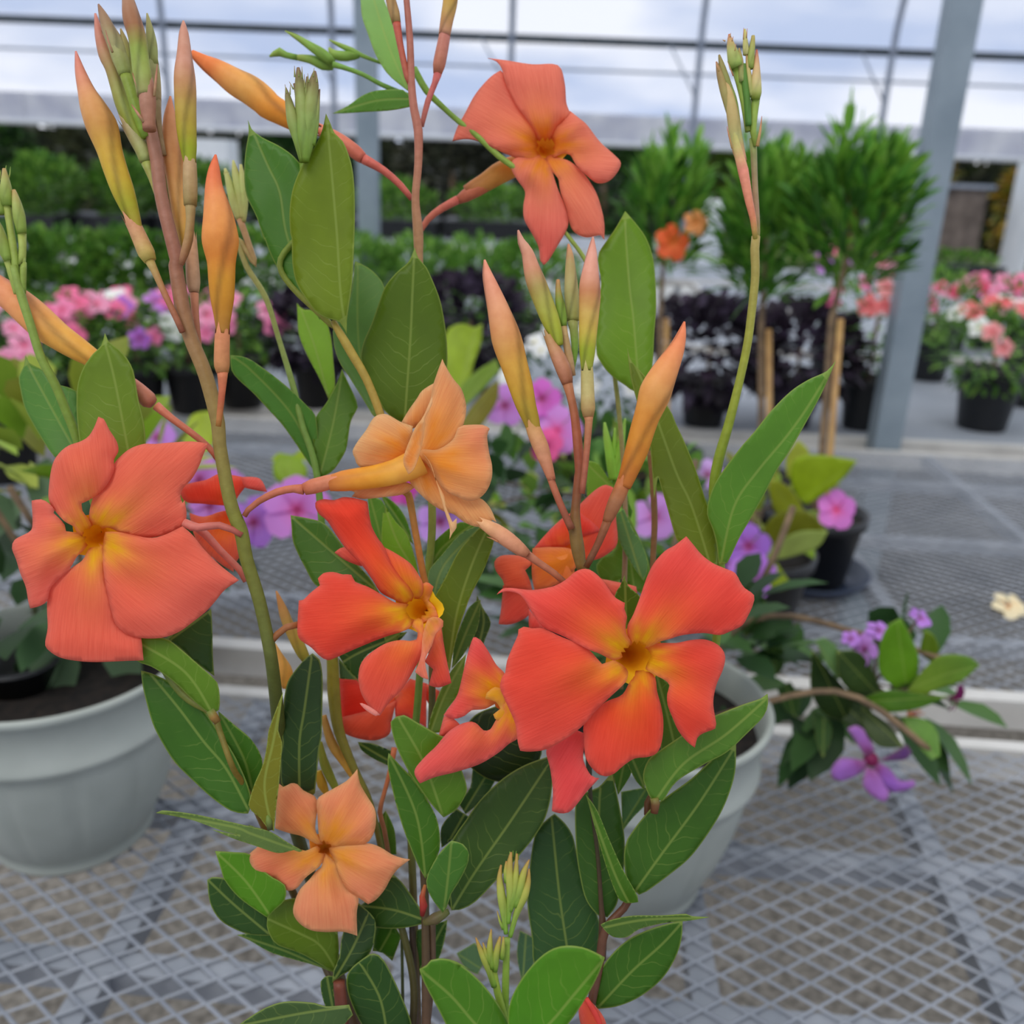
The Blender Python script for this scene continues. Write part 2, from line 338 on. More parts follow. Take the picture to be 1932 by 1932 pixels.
def rod(par, path, d, cols, name='stem', n=14, twist=0, ridge=0, step=14, teeth=0, seam=0, label=None, m=None, wmul=1.0):
    """tube along pixel path x,y,w; d = (start depth, end depth); cols = list of colours along it"""
    pp = cat1(pts(path), False, step); m_ = len(pp); ds = d if isinstance(d, (tuple, list)) else (d, d)
    cum = [0]
    for i in range(1, m_): cum.append(cum[-1]+math.dist(pp[i][:2], pp[i-1][:2]))
    T = cum[-1] or 1
    cl = [lg(c) for c in cols]; V = []; C = []; nrm = None; W3 = []
    for i, p in enumerate(pp):
        t = cum[i]/T*(len(ds)-1); j = min(int(t), len(ds)-2); dd = ds[j]+(ds[j+1]-ds[j])*(t-j); W3.append((P(p[0], p[1], dd), max(.6, p[2])*wmul/2*dd/FP))
    for i, (q, r) in enumerate(W3):
        tg = (W3[min(i+1, m_-1)][0]-W3[max(i-1, 0)][0]).normalized()
        if nrm is None: nrm = tg.cross(F).normalized()
        nrm = (nrm-tg*nrm.dot(tg)).normalized(); b = tg.cross(nrm); t = cum[i]/T
        u = t*(len(cl)-1); jj = min(int(u), len(cl)-2) if len(cl) > 1 else 0
        c = mixc(cl[jj], cl[jj+1], u-jj) if len(cl) > 1 else cl[0]
        for j in range(n):
            a = 2*math.pi*j/n; ph = 2*a+twist*t*2*math.pi if ridge else 0
            rr = r*(1+ridge*math.sin(ph)) if ridge else r
            ex = Vector((0, 0, 0))
            if teeth and i == m_-1: ex = tg*(teeth*r*(1 if j % 3 == 0 else -.1)); rr *= .97
            V.append(q+nrm*(rr*math.cos(a))+b*(rr*math.sin(a))+ex)
            cc = c
            if seam:
                sv = math.sin(ph*1.0); cc = mixc(c, tuple(x*.5 for x in c), seam*max(0, -sv)**5)
            C.append(cc)
    Fc = []
    for i in range(m_-1):
        for j in range(n):
            a = i*n+j; b2 = i*n+(j+1) % n; Fc.append((a, b2, b2+n, a+n))
    Fc.append(tuple(range(n-1, -1, -1)))
    if not teeth: Fc.append(tuple((m_-1)*n+j for j in range(n)))
    o = newobj(name, V, Fc, m or M_STEM, par, True, C)
    if label: o['label'] = label
    return o
def bud(par, path, d, cols, calyx=None, ccol=((190, 140, 95), (170, 120, 75)), ped=None, pcol=((170, 95, 70),), cd=None, twist=-1.0, n=22, seam=.8, ridge=.06, label=None):
    b = rod(par, path, d, cols, 'bud', n=n, twist=twist, ridge=ridge, step=8, seam=seam, m=M_BUD, label=label)
    if calyx: rod(b, calyx, cd or (d[-1] if isinstance(d, tuple) else d), ccol, 'calyx', n=15, step=8, teeth=1.5, ridge=.04)
    if ped: rod(b, ped, cd or (d[-1] if isinstance(d, tuple) else d), pcol if len(pcol) > 1 else pcol*2, 'flower_stalk', n=12)
    return b
#DATA
# ------------------------------------------------------------ setting: floor, ground, greenhouse shell
PSI = math.radians(-3.5); RZ = PSI
def B(u, v, z): return (u*math.cos(PSI)-v*math.sin(PSI), u*math.sin(PSI)+v*math.cos(PSI), z)
def quad(name, x0, y0, x1, y1, z, m, t=.04):
    return struct(MB().box(((x0+x1)/2, (y0+y1)/2, z-t/2), ((x1-x0)/2, (y1-y0)/2, t/2)).build(name, m))
quad('floor', -16, -1.5, 16, 12.3, 0, M_FLOOR)
quad('ground_outside', -60, 12.3, 60, 90, -.01, M_GROUND)
quad('ground_verge', -60, 19, 60, 23, .03, M_GRASS)
YW = 12.0
def wl(x, z): return (x, YW+.1, z)
o = newobj('wall_back', [wl(-16, 2.15), wl(16, 2.15), wl(16, 3.0), wl(-16, 3.0)], [(0, 1, 2, 3)], M_FILM, smooth=False); struct(o)
V = []; Fc = []
for i in range(13):
    a = math.radians(90*i/12*.62); y = YW+.1-6.2*(1-math.cos(a)); z = 3.02+3.1*math.sin(a)
    V += [(-16, y, z), (16, y, z)]
    if i: k = 2*i; Fc.append((k-2, k-1, k+1, k))
struct(newobj('ceiling', V, Fc, M_FILM))
mb = MB()
for i in range(64):
    x = -16+i*.5; mb.box((x+.25, YW-.02, 2.1), (.251, .012+.006*math.sin(i*2.1), .16))
struct(mb.build('trim_1', M_CURT))
struct(MB().tube([(-16, YW-.06, 1.93), (16, YW-.06, 1.93)], .03).build('trim_2', M_WHITE, smooth=True))
t = tag(MB().tube([(-16, YW-.12, 3.02), (16, YW-.12, 3.02)], .045, 14).build('purlin', M_DARKM, smooth=True), 'dark horizontal pipe running across the greenhouse under the roof film', 'pipe')
tag(MB().tube([(-16, YW-.05, 2.72), (16, YW-.05, 2.72)], .014).build('wire_rail', M_HOOP, smooth=True), 'thin pale rail below the dark horizontal pipe on the far wall', 'rail')
hoops = [(40, 'curved grey roof hoop at the far left edge of the greenhouse'), (385, 'curved grey roof hoop behind the tall buds on the left'), (668, 'curved grey roof hoop just right of the left square post'),
         (968, 'grey roof hoop above the top orange flower'), (1283, 'grey roof hoop left of the tall bare bud stalk'), (1603, 'grey roof hoop left of the right square post'), (1905, 'grey roof hoop at the far right edge')]
for px, lb in hoops:
    x = P(px, 120, 12).x
    path = [(x, YW-.2, 0), (x, YW-.2, 1.5), (x, YW-.2, 2.9)]
    for i in range(1, 12):
        a = math.radians(90*i/12*.62); path.append((x, YW-.2-6.2*(1-math.cos(a)), 3.0+3.0*math.sin(a)))
    h = MB().tube(path, .036, 12).build('roof_hoop', M_HOOP, smooth=True); tag(h, lb, 'hoop')
    MB().tube([(x-.35, YW-.2, 3.0), (x, YW-.22, 2.45)], .012, 8).build('brace', M_HOOP, h, True)
def post(px, py, v, w, label):
    g = G(px, py, .8); u = g.x*math.cos(PSI)+g.y*math.sin(PSI); c = B(u, v, 0)
    t = thing('support_post', label, 'post', c)
    MB().box((c[0], c[1], 2.6), (w/2, w/2, 2.6), RZ).build('post', M_GALVP, t)
    MB().box((c[0], c[1], .01), (w*.9, w*.9, .01), RZ).build('base_plate', M_GALVP, t)
    return t
post(1664, 838, 2.862, .08, 'square grey galvanized post standing right of the topiary trees')
post(541, 745, 4.46, .088, 'square grey galvanized post standing behind the leaves left of centre')
# ------------------------------------------------------------ benches
def mesh_top(par, u0, u1, v0, v1, z, pu=.0226, pv=.0295):
    V = []; Fc = []; n = int((u1-u0)/pu); m = int((v1-v0)/(pv/2))
    for i in range(n):
        uc = u0+(i+.5)*pu; k0 = len(V)
        for j in range(m+1):
            s = 1 if (j+i) % 2 == 0 else -1; uu = uc+s*(pu/2-.0006); v = v0+j*pv/2
            V += [B(uu-.0034, v, z-.0025), B(uu, v, z), B(uu+.0034, v, z-.0015)]
            if j:
                k = k0+3*j
                Fc += [(k-3, k, k+1, k-2), (k-2, k+1, k+2, k-1)]
    return newobj('wire_mesh', V, Fc, M_GALV, par, False)
def bench(label, u0, u1, v0, v1, z, mesh, vb, ub, m_top=M_TOP, lip=True):
    c = B((u0+u1)/2, (v0+v1)/2, 0); t = thing('nursery_bench', label, 'bench', c)
    def bar(nm, ua, ub_, va, vb_, z0, z1, m): MB().box(B((ua+ub_)/2, (va+vb_)/2, (z0+z1)/2), ((ub_-ua)/2, (vb_-va)/2, (z1-z0)/2), RZ).build(nm, m, t)
    if mesh: mesh_top(t, u0, u1, v0+.02, v1-.01, z-.001)
    else: bar('tabletop', u0, u1, v0+.03, v1-.03, z-.02, z-.002, m_top)
    bar('front_rail', u0, u1, v0-.012, v0+.02, z-.05, z+.001, M_ALU)
    bar('back_rail', u0, u1, v1-.012, v1+.012, z-.05, z+.001, M_ALU)
    bar('end_rail', u0-.02, u0+.01, v0, v1, z-.05, z+.001, M_ALU); bar('end_rail', u1-.01, u1+.02, v0, v1, z-.05, z+.001, M_ALU)
    for v in vb: bar('cross_bar', u0, u1, v-.014, v+.014, z-.032, z-.006, M_GALV)
    for u in ub: bar('long_bar', u-.014, u+.014, v0, v1, z-.036, z-.0065, M_GALV)
    for (u, v) in ((u0+.1, v0+.1), (u1-.1, v0+.1), (u0+.1, v1-.1), (u1-.1, v1-.1)): bar('leg', u-.022, u+.022, v-.022, v+.022, 0, z-.05, M_GALV)
    return t
bench('nearest expanded metal bench under the coral flowered plant', -1.15, 1.45, -.05, 1.195, .8, True, (.21, .45, .69, .93), (-.74, -.435, -.132, .167, .472, .77, 1.08))
bench('second expanded metal bench carrying the black pot and fallen blossom', -1.6, 2.5, 1.335, 2.79, .8, True, (1.545, 2.055, 2.5), (-1.17, -.72, -.27, .18, .633, 1.08, 1.53, 1.98))
bench('pale grey bench with the pink bedding flowers, behind the second mesh bench', -2.6, 3.9, 2.935, 4.38, .8, False, (), ())
bench('fourth bench back, carrying leafy green plants', -3.6, 5.0, 4.56, 6.0, .8, False, (), ())
bench('raised fifth bench back at the left, with green seedling trays', -5.2, .55, 6.3, 7.7, 1.1, False, (), ())
bench('low fifth bench back at the right', .9, 6.2, 6.15, 7.6, .8, False, (), ())
bench('farthest bench, in front of the open greenhouse side', -6, 7.5, 7.75, 9.2, .8, False, (), ())
# ------------------------------------------------------------ foliage and blossom generators
def leafgeo(V, Fc, C, p, d, up, L_, W_, col, fold=.25, bend=.2):
    d = d.normalized(); s = d.cross(up)
    s = s.normalized() if s.length > .01 else Vector((1, 0, 0)); n = s.cross(d); k = len(V)
    st = ((0, 0), (.22, .62), (.5, 1), (.78, .7), (1, 0))
    for t, w in st:
        q = p+d*(t*L_)-Vector((0, 0, 1))*(bend*L_*t*t)
        V.append(tuple(q-s*(w*W_/2)+n*(fold*w*W_/2))); V.append(tuple(q)); V.append(tuple(q+s*(w*W_/2)+n*(fold*w*W_/2))); C.extend([col]*3)
    for i in range(4):
        a = k+3*i; Fc.append((a, a+1, a+4, a+3)); Fc.append((a+1, a+2, a+5, a+4))
def rv(): 
    while 1:
        v = Vector((random.uniform(-1, 1), random.uniform(-1, 1), random.uniform(-1, 1)))
        if .1 < v.length < 1: return v
def foliage(par, c, r, n, L_, W_, cols, upb=.4, name='foliage', hollow=.5):
    V = []; Fc = []; C = []; c = Vector(c)
    for i in range(n):
        v = rv(); rr = v.length; v = v/rr; rr = hollow+(1-hollow)*rr
        p = c+Vector((v.x*r[0], v.y*r[1], v.z*r[2]))*rr
        d = (v+rv()*.7+Vector((0, 0, upb))).normalized(); col = mixc(lg(random.choice(cols)), lg(random.choice(cols)), random.random())
        leafgeo(V, Fc, C, p, d, (Vector((0, 0, 1))+rv()*.5), L_*random.uniform(.7, 1.2), W_*random.uniform(.8, 1.2), col)
    return newobj(name, V, Fc, M_FOL, par, True, C)
def blossom(par, p, nrm, r, col, eye=None, petals=5, name='blossom', w=.85, cup=.15, label=None):
    nrm = nrm.normalized(); a = nrm.orthogonal().normalized(); b = nrm.cross(a); V = []; Fc = []; C = []; p = Vector(p)
    c0 = lg(col); ce = lg(eye) if eye else c0
    for k in range(petals):
        th = 2*math.pi*k/petals+random.uniform(-.15, .15); d = a*math.cos(th)+b*math.sin(th); s = nrm.cross(d); i0 = len(V)
        for t, ww, z in ((0.04, .1, 0), (.3, .45, cup*.4), (.6, w, cup*.55), (.85, w*.8, cup*.3), (1, .12, 0)):
            q = p+d*(t*r)+nrm*(z*r)
            for sg in (-1, 0, 1): V.append(tuple(q+s*(sg*ww*r*.5)+nrm*(.06*r*sg))); C.append(mixc(ce, c0, t*2.6))
        for i in range(4):
            q = i0+3*i; Fc.append((q, q+1, q+4, q+3)); Fc.append((q+1, q+2, q+5, q+4))
    i0 = len(V); V += [tuple(p-nrm*r*.6)]; C.append(ce)
    for k in range(8): th = k*math.pi/4; V.append(tuple(p+(a*math.cos(th)+b*math.sin(th))*r*.12)); C.append(ce)
    for k in range(8): Fc.append((i0, i0+1+k, i0+1+(k+1) % 8))
    o = newobj(name, V, Fc, M_FLO, par, True, C)
    if label: o['label'] = label
    return o
def pot(par, c, r, h, m=M_BLACK, name='pot'):
    MB().lathe(c, [(0, .0), (r*.72, .0), (r*.74, .006), (r*.93, h*.84), (r*1.0, h*.86), (r*1.02, h), (r*.95, h), (r*.9, h*.86)], 28).build(name, m, par, True)
    MB().lathe(c, [(0, h*.9), (r*.9, h*.9), (r*.915, h*.86)], 24).build('soil', M_SOIL, par, True)
GR = [(70, 112, 40), (96, 140, 52), (52, 88, 34), (120, 158, 64)]
DG = [(40, 70, 34), (56, 90, 44), (34, 58, 30), (74, 108, 52)]
PUR = [(44, 36, 46), (58, 46, 60), (34, 28, 36), (84, 72, 92)]
LIME = [(140, 170, 50), (110, 150, 40), (160, 170, 70), (120, 120, 40)]
def potted(label, px, py, z=.8, rp=.085, hp=.15, fr=(.16, .16, .12), zc=.1, n=260, L_=.045, W_=.02, cols=GR, fl=(), nfl=8, fr2=.02, cat='plant', name='potted_flower', upb=.4, group=None, pot_m=M_BLACK):
    c = G(px, py, z); t = thing(name, label, cat, tuple(c), group); pot(t, c, rp, hp, pot_m)
    cc = Vector(c)+Vector((0, 0, hp+zc)); MB().tube([tuple(Vector(c)+Vector((0, 0, hp*.85))), tuple(cc)], .006, 8).build('stem', M_BARK, t, True)
    foliage(t, cc, fr, n, L_, W_, cols, upb)
    for i in range(nfl):
        v = rv().normalized(); v.z = abs(v.z)*.9+.1; v.y = -abs(v.y) if random.random() < .8 else v.y; v.normalize(); col = random.choice(fl)
        blossom(t, cc+Vector((v.x*fr[0], v.y*fr[1], v.z*fr[2]))*1.06, v+Vector((0, -.5, .2)), fr2*random.uniform(.8, 1.2), col[0], col[1])
    return t
PK = [((238, 128, 168), (220, 90, 130)), ((232, 110, 150), (220, 90, 130)), ((240, 150, 180), (230, 90, 130))]
LL = [((186, 120, 200), (170, 60, 130)), ((168, 100, 190), (150, 40, 110))]
WH = [((236, 238, 232), (230, 220, 170)), ((226, 232, 224), (200, 210, 160))]
CO = [((236, 120, 120), (220, 80, 90)), ((240, 150, 150), (230, 90, 100))]
mixf = dict(L_=.04, W_=.018)
potted('pink bedding flower in the row on the third bench, at the left edge', 60, 800, fl=PK, nfl=10, fr2=.034, **mixf)
potted('pink bedding flower on the third bench, below the leaning orange bud', 168, 790, fl=PK, nfl=12, fr2=.034, **mixf)
potted('lilac and white bedding flower on the third bench, left of the tall bud stalk', 268, 780, fl=LL+WH+PK, nfl=13, fr2=.036, **mixf)
potted('rosy pink bedding flower on the third bench, behind the tall bud stalk', 365, 775, fl=PK, nfl=13, fr2=.034, **mixf)
potted('pink bedding flower on the third bench, left of the centre-left post', 458, 765, fl=PK, nfl=9, fr2=.032, **mixf)
potted('pink flowered plant at the left edge on the second bench, above the white pot', 18, 900, fr=(.13, .13, .14), fl=PK, nfl=8, fr2=.034, cols=DG, **mixf)
potted('dark purple leafy plant right of the centre-left post', 600, 765, fr=(.16, .16, .12), cols=PUR, L_=.06, W_=.036, n=520, nfl=0, name='purple_foliage_plant')
potted('dark purple leafy plant behind the orange sideways flower', 745, 770, fr=(.16, .14, .1), cols=PUR, L_=.06, W_=.036, n=560, nfl=0, name='purple_foliage_plant')
potted('dark purple leafy plant behind the central upright buds', 885, 735, fr=(.22, .18, .15), cols=PUR, L_=.06, W_=.036, n=620, nfl=0, name='purple_foliage_plant')
potted('dark purple leafy plant right of the large upright leaf', 1325, 800, fr=(.22, .2, .14), cols=PUR, L_=.07, W_=.042, n=560, nfl=0, name='purple_foliage_plant')
potted('dark purple leafy plant between the two nearer topiary trunks', 1490, 800, fr=(.19, .18, .13), cols=PUR, L_=.07, W_=.042, n=520, nfl=0, name='purple_foliage_plant')
potted('coral pink flowered plant in a black pot left of the right square post', 1622, 806, rp=.08, hp=.17, fr=(.15, .15, .17), zc=.2, fl=CO+PK, nfl=16, fr2=.034, **mixf)
potted('lilac pink flowered plant behind the topiary trees', 1560, 700, rp=.09, hp=.17, fr=(.16, .15, .16), zc=.2, fl=LL+PK, nfl=14, fr2=.034, **mixf)
potted('bushy green potted plant just right of the right square post', 1745, 714, rp=.1, hp=.22, fr=(.17, .17, .15), zc=.08, n=520, cols=GR, fl=LL, nfl=3, fr2=.03, **mixf)
potted('white and coral flowered plant in a black pot, nearest on the right', 1850, 806, rp=.105, hp=.2, fr=(.2, .18, .15), zc=.07, fl=WH+CO, nfl=16, fr2=.032, n=620, **mixf)
potted('pink topped plant at the right edge in a black pot', 1925, 762, rp=.1, hp=.2, fr=(.2, .18, .18), zc=.13, fl=PK, nfl=14, fr2=.034, **mixf)
for i, (px, py) in enumerate(((1790, 660), (1850, 655), (1915, 660))):
    potted(('rosy flowered plant in the row behind the white flowered pot, left of three', 'rosy flowered plant in the row behind the white flowered pot, middle of three', 'rosy flowered plant in the row behind the white flowered pot, right of three')[i],
           px, py, rp=.08, hp=.15, fr=(.17, .15, .11), zc=.1, fl=PK+[((214, 70, 110), (190, 50, 80))], nfl=15, fr2=.038, group='rosy plants behind the white flowered pot', **mixf)
potted('white flowered bushy plant behind the central bud cluster', 1085, 905, rp=.09, hp=.15, fr=(.19, .15, .15), zc=.1, fl=WH, nfl=26, fr2=.024, n=420, L_=.035, W_=.018, cols=DG)
lush = [(40, 690), (150, 690), (262, 685), (372, 680), (470, 675)]
for i, (px, py) in enumerate(lush):
    potted('lush green leafy plant behind the pink bedding flowers, %s' % ('at the left edge', 'second from the left edge', 'left of the twin tall buds', 'behind the twin tall buds', 'right of the twin tall buds')[i],
           px, py, fr=(.21, .18, .23), n=800, L_=.06, W_=.03, nfl=0, cols=GR, zc=.12, name='leafy_plant', upb=.8, group='lush green plants behind the pink flowers')
for i, px in enumerate((670, 780, 890, 1000)):
    potted('low bright green plant behind the large central leaf, %s in its row' % ('first', 'second', 'third', 'fourth')[i], px, 640, rp=.1, hp=.12, fr=(.24, .22, .22), n=1000, L_=.06, W_=.025, nfl=0,
           cols=[(106, 150, 60), (80, 124, 48), (130, 168, 80)], zc=.12, name='leafy_plant', upb=.8, group='low green plants behind the central leaf')
def tray(label, px0, px1, py, z, h, cols, n, dep=.5, group=None):
    a = G(px0, py, z); b = G(px1, py, z); t = thing('plant_tray', label, 'tray', tuple((a+b)/2), group); c = (a+b)/2; w = (b.x-a.x)/2
    MB().box((c.x, c.y+dep/2, z+.06), (w, dep/2, .06)).build('tray', M_BLACK, t)
    foliage(t, (c.x, c.y+dep/2, z+.1+h/2), (w*.95, dep/2, h*.55), n, .07, .03, cols, .9, hollow=.2)
tray('row of low green seedlings in black trays, far left', -30, 122, 448, 1.1, .34, GR, 900, .7)
tray('row of low green seedlings in black trays, behind the slanting orange bud', 128, 272, 448, 1.1, .34, GR, 900, .7)
tray('row of low green seedlings in black trays, left of the paired broad leaves', 278, 432, 448, 1.1, .34, GR, 900, .7)
tray('row of green seedlings in black trays behind the central tall stem', 640, 825, 450, 1.1, .26, GR, 700, .7)
tray('row of green seedlings in black trays left of the top coral flower stalk', 832, 1000, 452, 1.1, .26, GR, 700, .7)
tray('shallow trays of dark green plugs right of the right square post', 1745, 1880, 528, .8, .12, GR, 420, .35)
for px, py, w, h, hz, lb, nm, ct in ((1325, 505, .15, .6, .8, 'white barrel behind the orange blossoms on the right', 'barrel', 'barrel'), (600, 446, .14, .42, 1.1, 'white tub on the raised bench left of the central stem', 'tub', 'tub')):
    c = G(px, py, hz); tag(MB().lathe(c, [(0, 0), (w*.9, 0), (w, .04), (w, h*.9), (w*.85, h), (0, h)], 24).build(nm, M_WHITE, None, True), lb, ct)
# standard trees on cane stakes
def tree(label, px, ptop, pbase, d, crown, n, fl=(), cane=True):
    """crown = (px, py, rx px, ry px)"""
    cc = P(crown[0], crown[1], d); foot = Vector((P(px, pbase, d).x, P(px, pbase, d).y, .8)); k = d/FP
    t = thing('topiary_tree', label, 'tree', tuple(foot)); pot(t, foot, .1, .15)
    top = P(px+ (crown[0]-px)*.5, ptop, d)
    MB().tube([tuple(foot+Vector((0, 0, .12))), tuple((foot+top)/2+Vector((.008, 0, 0))), tuple(top), tuple(cc)], [.008, .0075, .007, .004], 10).build('trunk', M_BARK, t, True)
    MB().tube([tuple(foot+Vector((.018, -.015, .1))), tuple(top+Vector((.014, -.012, 0)))], .0068, 8).build('stake', M_CANE, t, True)
    foliage(t, cc, (crown[2]*k, crown[2]*k*.9, crown[3]*k*.86), int(n*.75), .085, .017, [(92, 146, 50), (70, 120, 38), (124, 168, 62), (52, 92, 34)], 1.3, hollow=.1)
    for q in range(4):
        a = q*1.7+px; foliage(t, cc+Vector((crown[2]*k*.55*math.cos(a), crown[2]*k*.4*math.sin(a), crown[3]*k*(.62+.12*(q % 3)))), (crown[2]*k*.16, crown[2]*k*.16, crown[3]*k*.4), 34, .07, .014, [(104, 156, 54), (124, 168, 62)], 1.8, 'shoot_tips', hollow=.1)
    for (x, y, r, col, eye) in fl: blossom(t, P(x, y, d-.12), Vector((random.uniform(-.3, .3), -1, .3)), r*k, col, eye)
    return t
tree('tall topiary tree on a bamboo stake in a black pot with a blue grey saucer', 1527, 600, 1040, 1.86, (1612, 430, 100, 150), 620)
tree('topiary tree left of the tallest one, partly behind the bare bud stalk', 1426, 620, 1000, 2.05, (1446, 450, 86, 150), 560)
tree('small tree with orange blossoms behind the large upright leaf', 1236, 600, 960, 2.25, (1255, 430, 74, 130), 420,
     fl=[(1268, 458, 34, (238, 96, 46), (220, 120, 40)), (1312, 420, 24, (240, 150, 90), (230, 140, 60))])
# outside
for i, (px, y, cols, lb) in enumerate((
    (20, 19, DG, 'dark bush outside at the far left'), (265, 19, [(60, 66, 44), (80, 82, 56), (44, 50, 36)], 'dull olive bush outside behind the tall buds'),
    (590, 19, DG, 'dark bush outside behind the left square post'), (860, 19, [(56, 60, 50), (84, 84, 70), (50, 50, 44)], 'grey green bush outside behind the central stem'),
    (1130, 19, DG, 'dark bush outside right of the top flower'), (1400, 19, [(70, 96, 40), (96, 116, 40), (50, 74, 34)], 'green bush outside behind the bare bud stalk'),
    (1650, 19, [(110, 110, 44), (150, 110, 50), (70, 84, 40)], 'autumn tinted bush outside left of the right square post'), (1935, 19, [(150, 140, 50), (176, 130, 50), (96, 104, 44)], 'golden bush outside at the far right'))):
    x = (P(px, 330, y)-EYE).x; t = thing('garden_bush', lb, 'bush', (x, y, 0))
    MB().tube([(x, y, 0), (x+.05, y, .9), (x, y, 1.6)], [.1, .08, .03], 10).build('trunk', M_BARK, t, True)
    foliage(t, (x, y, 1.32), (1.02, .8, 1.1), 1300, .3, .16, cols, .2, hollow=.4)
t = thing('hedge', 'long dark hedge far outside beyond the bushes', 'hedge', (0, 25, 0))
MB().box((0, 25, 1.1), (26, .5, 1.1)).build('hedge_core', mat('hedge_inner', (46, 52, 40), .9, noise=(1.5, (30, 36, 28))), t)
foliage(t, (0, 24.5, 1.25), (26, .8, 1.35), 7000, .5, .28, [(62, 68, 50), (80, 80, 66), (52, 60, 40)], .3, hollow=.1)
t = thing('garden_shed', 'weathered board shed outside, seen right of the right square post', 'shed', tuple(P(1800, 400, 14.9).xy)+(0,))
c = t['org']; m = MB()
for i in range(16): m.box((c[0]-.45+i*.06, c[1], .8), (.027, .02, .8))
m.box((c[0], c[1]+.5, .8), (.45, .45, .78)); m.build('wall', M_WOOD, t)
MB().box((c[0], c[1]+.5, 1.63), (.55, .6, .03)).build('roof', M_HOOP, t)
tag(MB().box(tuple(P(402, 300, 15).xy)+(.95,), (.33, .3, .95)).build('storage_cabinet', M_WHITE), 'tall white cabinet outside, behind the leftmost upright bud pair', 'cabinet')
tag(MB().box((P(1905, 345, 16).x, 15.4, 1.1), (.55, .4, 1.1)).build('water_tank', M_WHITE), 'white boxy tank outside at the far right edge', 'tank')
# ------------------------------------------------------------ white pots, trailing plant, middle distance plants
def white_pot(par, c, s=1.0):
    n = 96; rib = 8
    MB().lathe(c, [(0, .004), (.072*s, .004), (.084*s, 0), (.088*s, .006), (.083*s, .012), (.09*s, .02), (.108*s, .06, .003), (.121*s, .1, .0035), (.129*s, .145, .003), (.131*s, .158), (.137*s, .163), (.1385*s, .17), (.134*s, .174),
                   (.137*s, .2), (.1385*s, .222), (.144*s, .226), (.1455*s, .232), (.142*s, .236), (.137*s, .232), (.132*s, .205), (.126*s, .16)], n, rib).build('pot', M_WPOT, par, True)
    MB().lathe(c, [(0, .2), (.06*s, .203), (.1*s, .198), (.132*s, .2)], 48).build('soil', M_SOIL, par, True)
cL = Vector((-.505, .905, .8))
tl = thing('potted_mandevilla', 'white round pot with dark leaves at the left edge, nearest on the left', 'potted plant', tuple(cL)); white_pot(tl, cL)
MB().lathe(cL+Vector((-.03, -.015, .2)), [(0, .0), (.036, 0), (.043, .03), (.046, .03), (.046, .034), (.04, .034), (.034, .006), (0, .006)], 28).build('drip_cup', M_BLACK, tl, True)
for k in range(4):
    a = k*1.6; p = cL+Vector((.03*math.cos(a), .03*math.sin(a)+.04, .2)); MB().tube([tuple(p), tuple(p+Vector((.02*math.cos(a), .03, .12))), tuple(p+Vector((.05*math.cos(a), .05*math.sin(a), .24)))], .0035, 8).build('stem', M_BARK, tl, True)
foliage(tl, cL+Vector((-.02, .06, .30)), (.12, .09, .07), 60, .085, .042, [(60, 84, 50), (74, 104, 66), (44, 66, 36), (100, 124, 92)], .3)
foliage(tl, cL+Vector((.0, .1, .42)), (.11, .08, .09), 46, .08, .036, LIME, .8)
foliage(tl, cL+Vector((-.1, .03, .25)), (.06, .1, .05), 24, .08, .044, [(60, 84, 50), (84, 108, 80)], .1)
# lilac plants on the second bench
def dip(label, px, py, d, fr, n, cols, fls, lv=(), L_=.075, W_=.034, potm=M_BLACK, showpot=True, rp=.085, hp=.15):
    c0 = P(px, py, d); foot = Vector((c0.x, c0.y, .8)); t = thing('potted_mandevilla', label, 'potted plant', tuple(foot)); pot(t, foot, rp, hp, potm)
    for k in range(3):
        a = k*2.1; MB().tube([tuple(foot+Vector((.02*math.cos(a), .02*math.sin(a), hp*.85))), tuple((foot+c0)/2+Vector((.03*math.cos(a), .03*math.sin(a), .03))), tuple(c0+Vector((.03*math.cos(a), 0, .02)))], .0035, 8).build('stem', M_BARK, t, True)
    foliage(t, c0, fr, n, L_, W_, cols, .9)
    for (x, y, dd, r, col, eye) in fls:
        q = P(x, y, dd); blossom(t, q, Vector((random.uniform(-.35, .35), -1, .45)), r*dd/FP, col, eye, w=.95, cup=.1)
        MB().tube([tuple(q+Vector((0, .02, -.005))), tuple((q+c0)/2+Vector((0, .02, .01))), tuple(c0)], .0018, 6).build('flower_stalk', M_BARK, t, True)
    for a in lv: leaf(t, *a)
    return t
LI, LE = (190, 122, 200), (160, 40, 90)
dip('potted plant with lilac blossoms and dark leaves behind the leaning left bud stalk', 290, 1010, 1.42, (.13, .09, .05), 42, DG, [(560, 962, 1.22, 66, (192, 120, 196), (190, 50, 110)), (478, 985, 1.25, 52, (168, 110, 200), LE), (375, 905, 1.3, 50, LI, LE), (395, 955, 1.3, 40, LI, LE), (296, 825, 1.5, 40, (190, 130, 210), LE), (438, 910, 1.4, 26, LI, LE)],
    lv=[('B2 240,-130 350,-20 480,-130 560,-60 520,-150 450,-200 380,-150 300,-180', 'P 545,905 575,850', 1.25, 1.28, (140, 165, 40)),
        ('P 520,905 515,875 530,855 560,862 580,885 572,910 545,915', 'P 545,915 545,862', 1.25, 1.26, (128, 160, 40)),
        ('P 355,870 345,830 360,785 395,775 415,800 395,850', 'P 370,865 392,780', 1.35, 1.38, (150, 170, 50))])
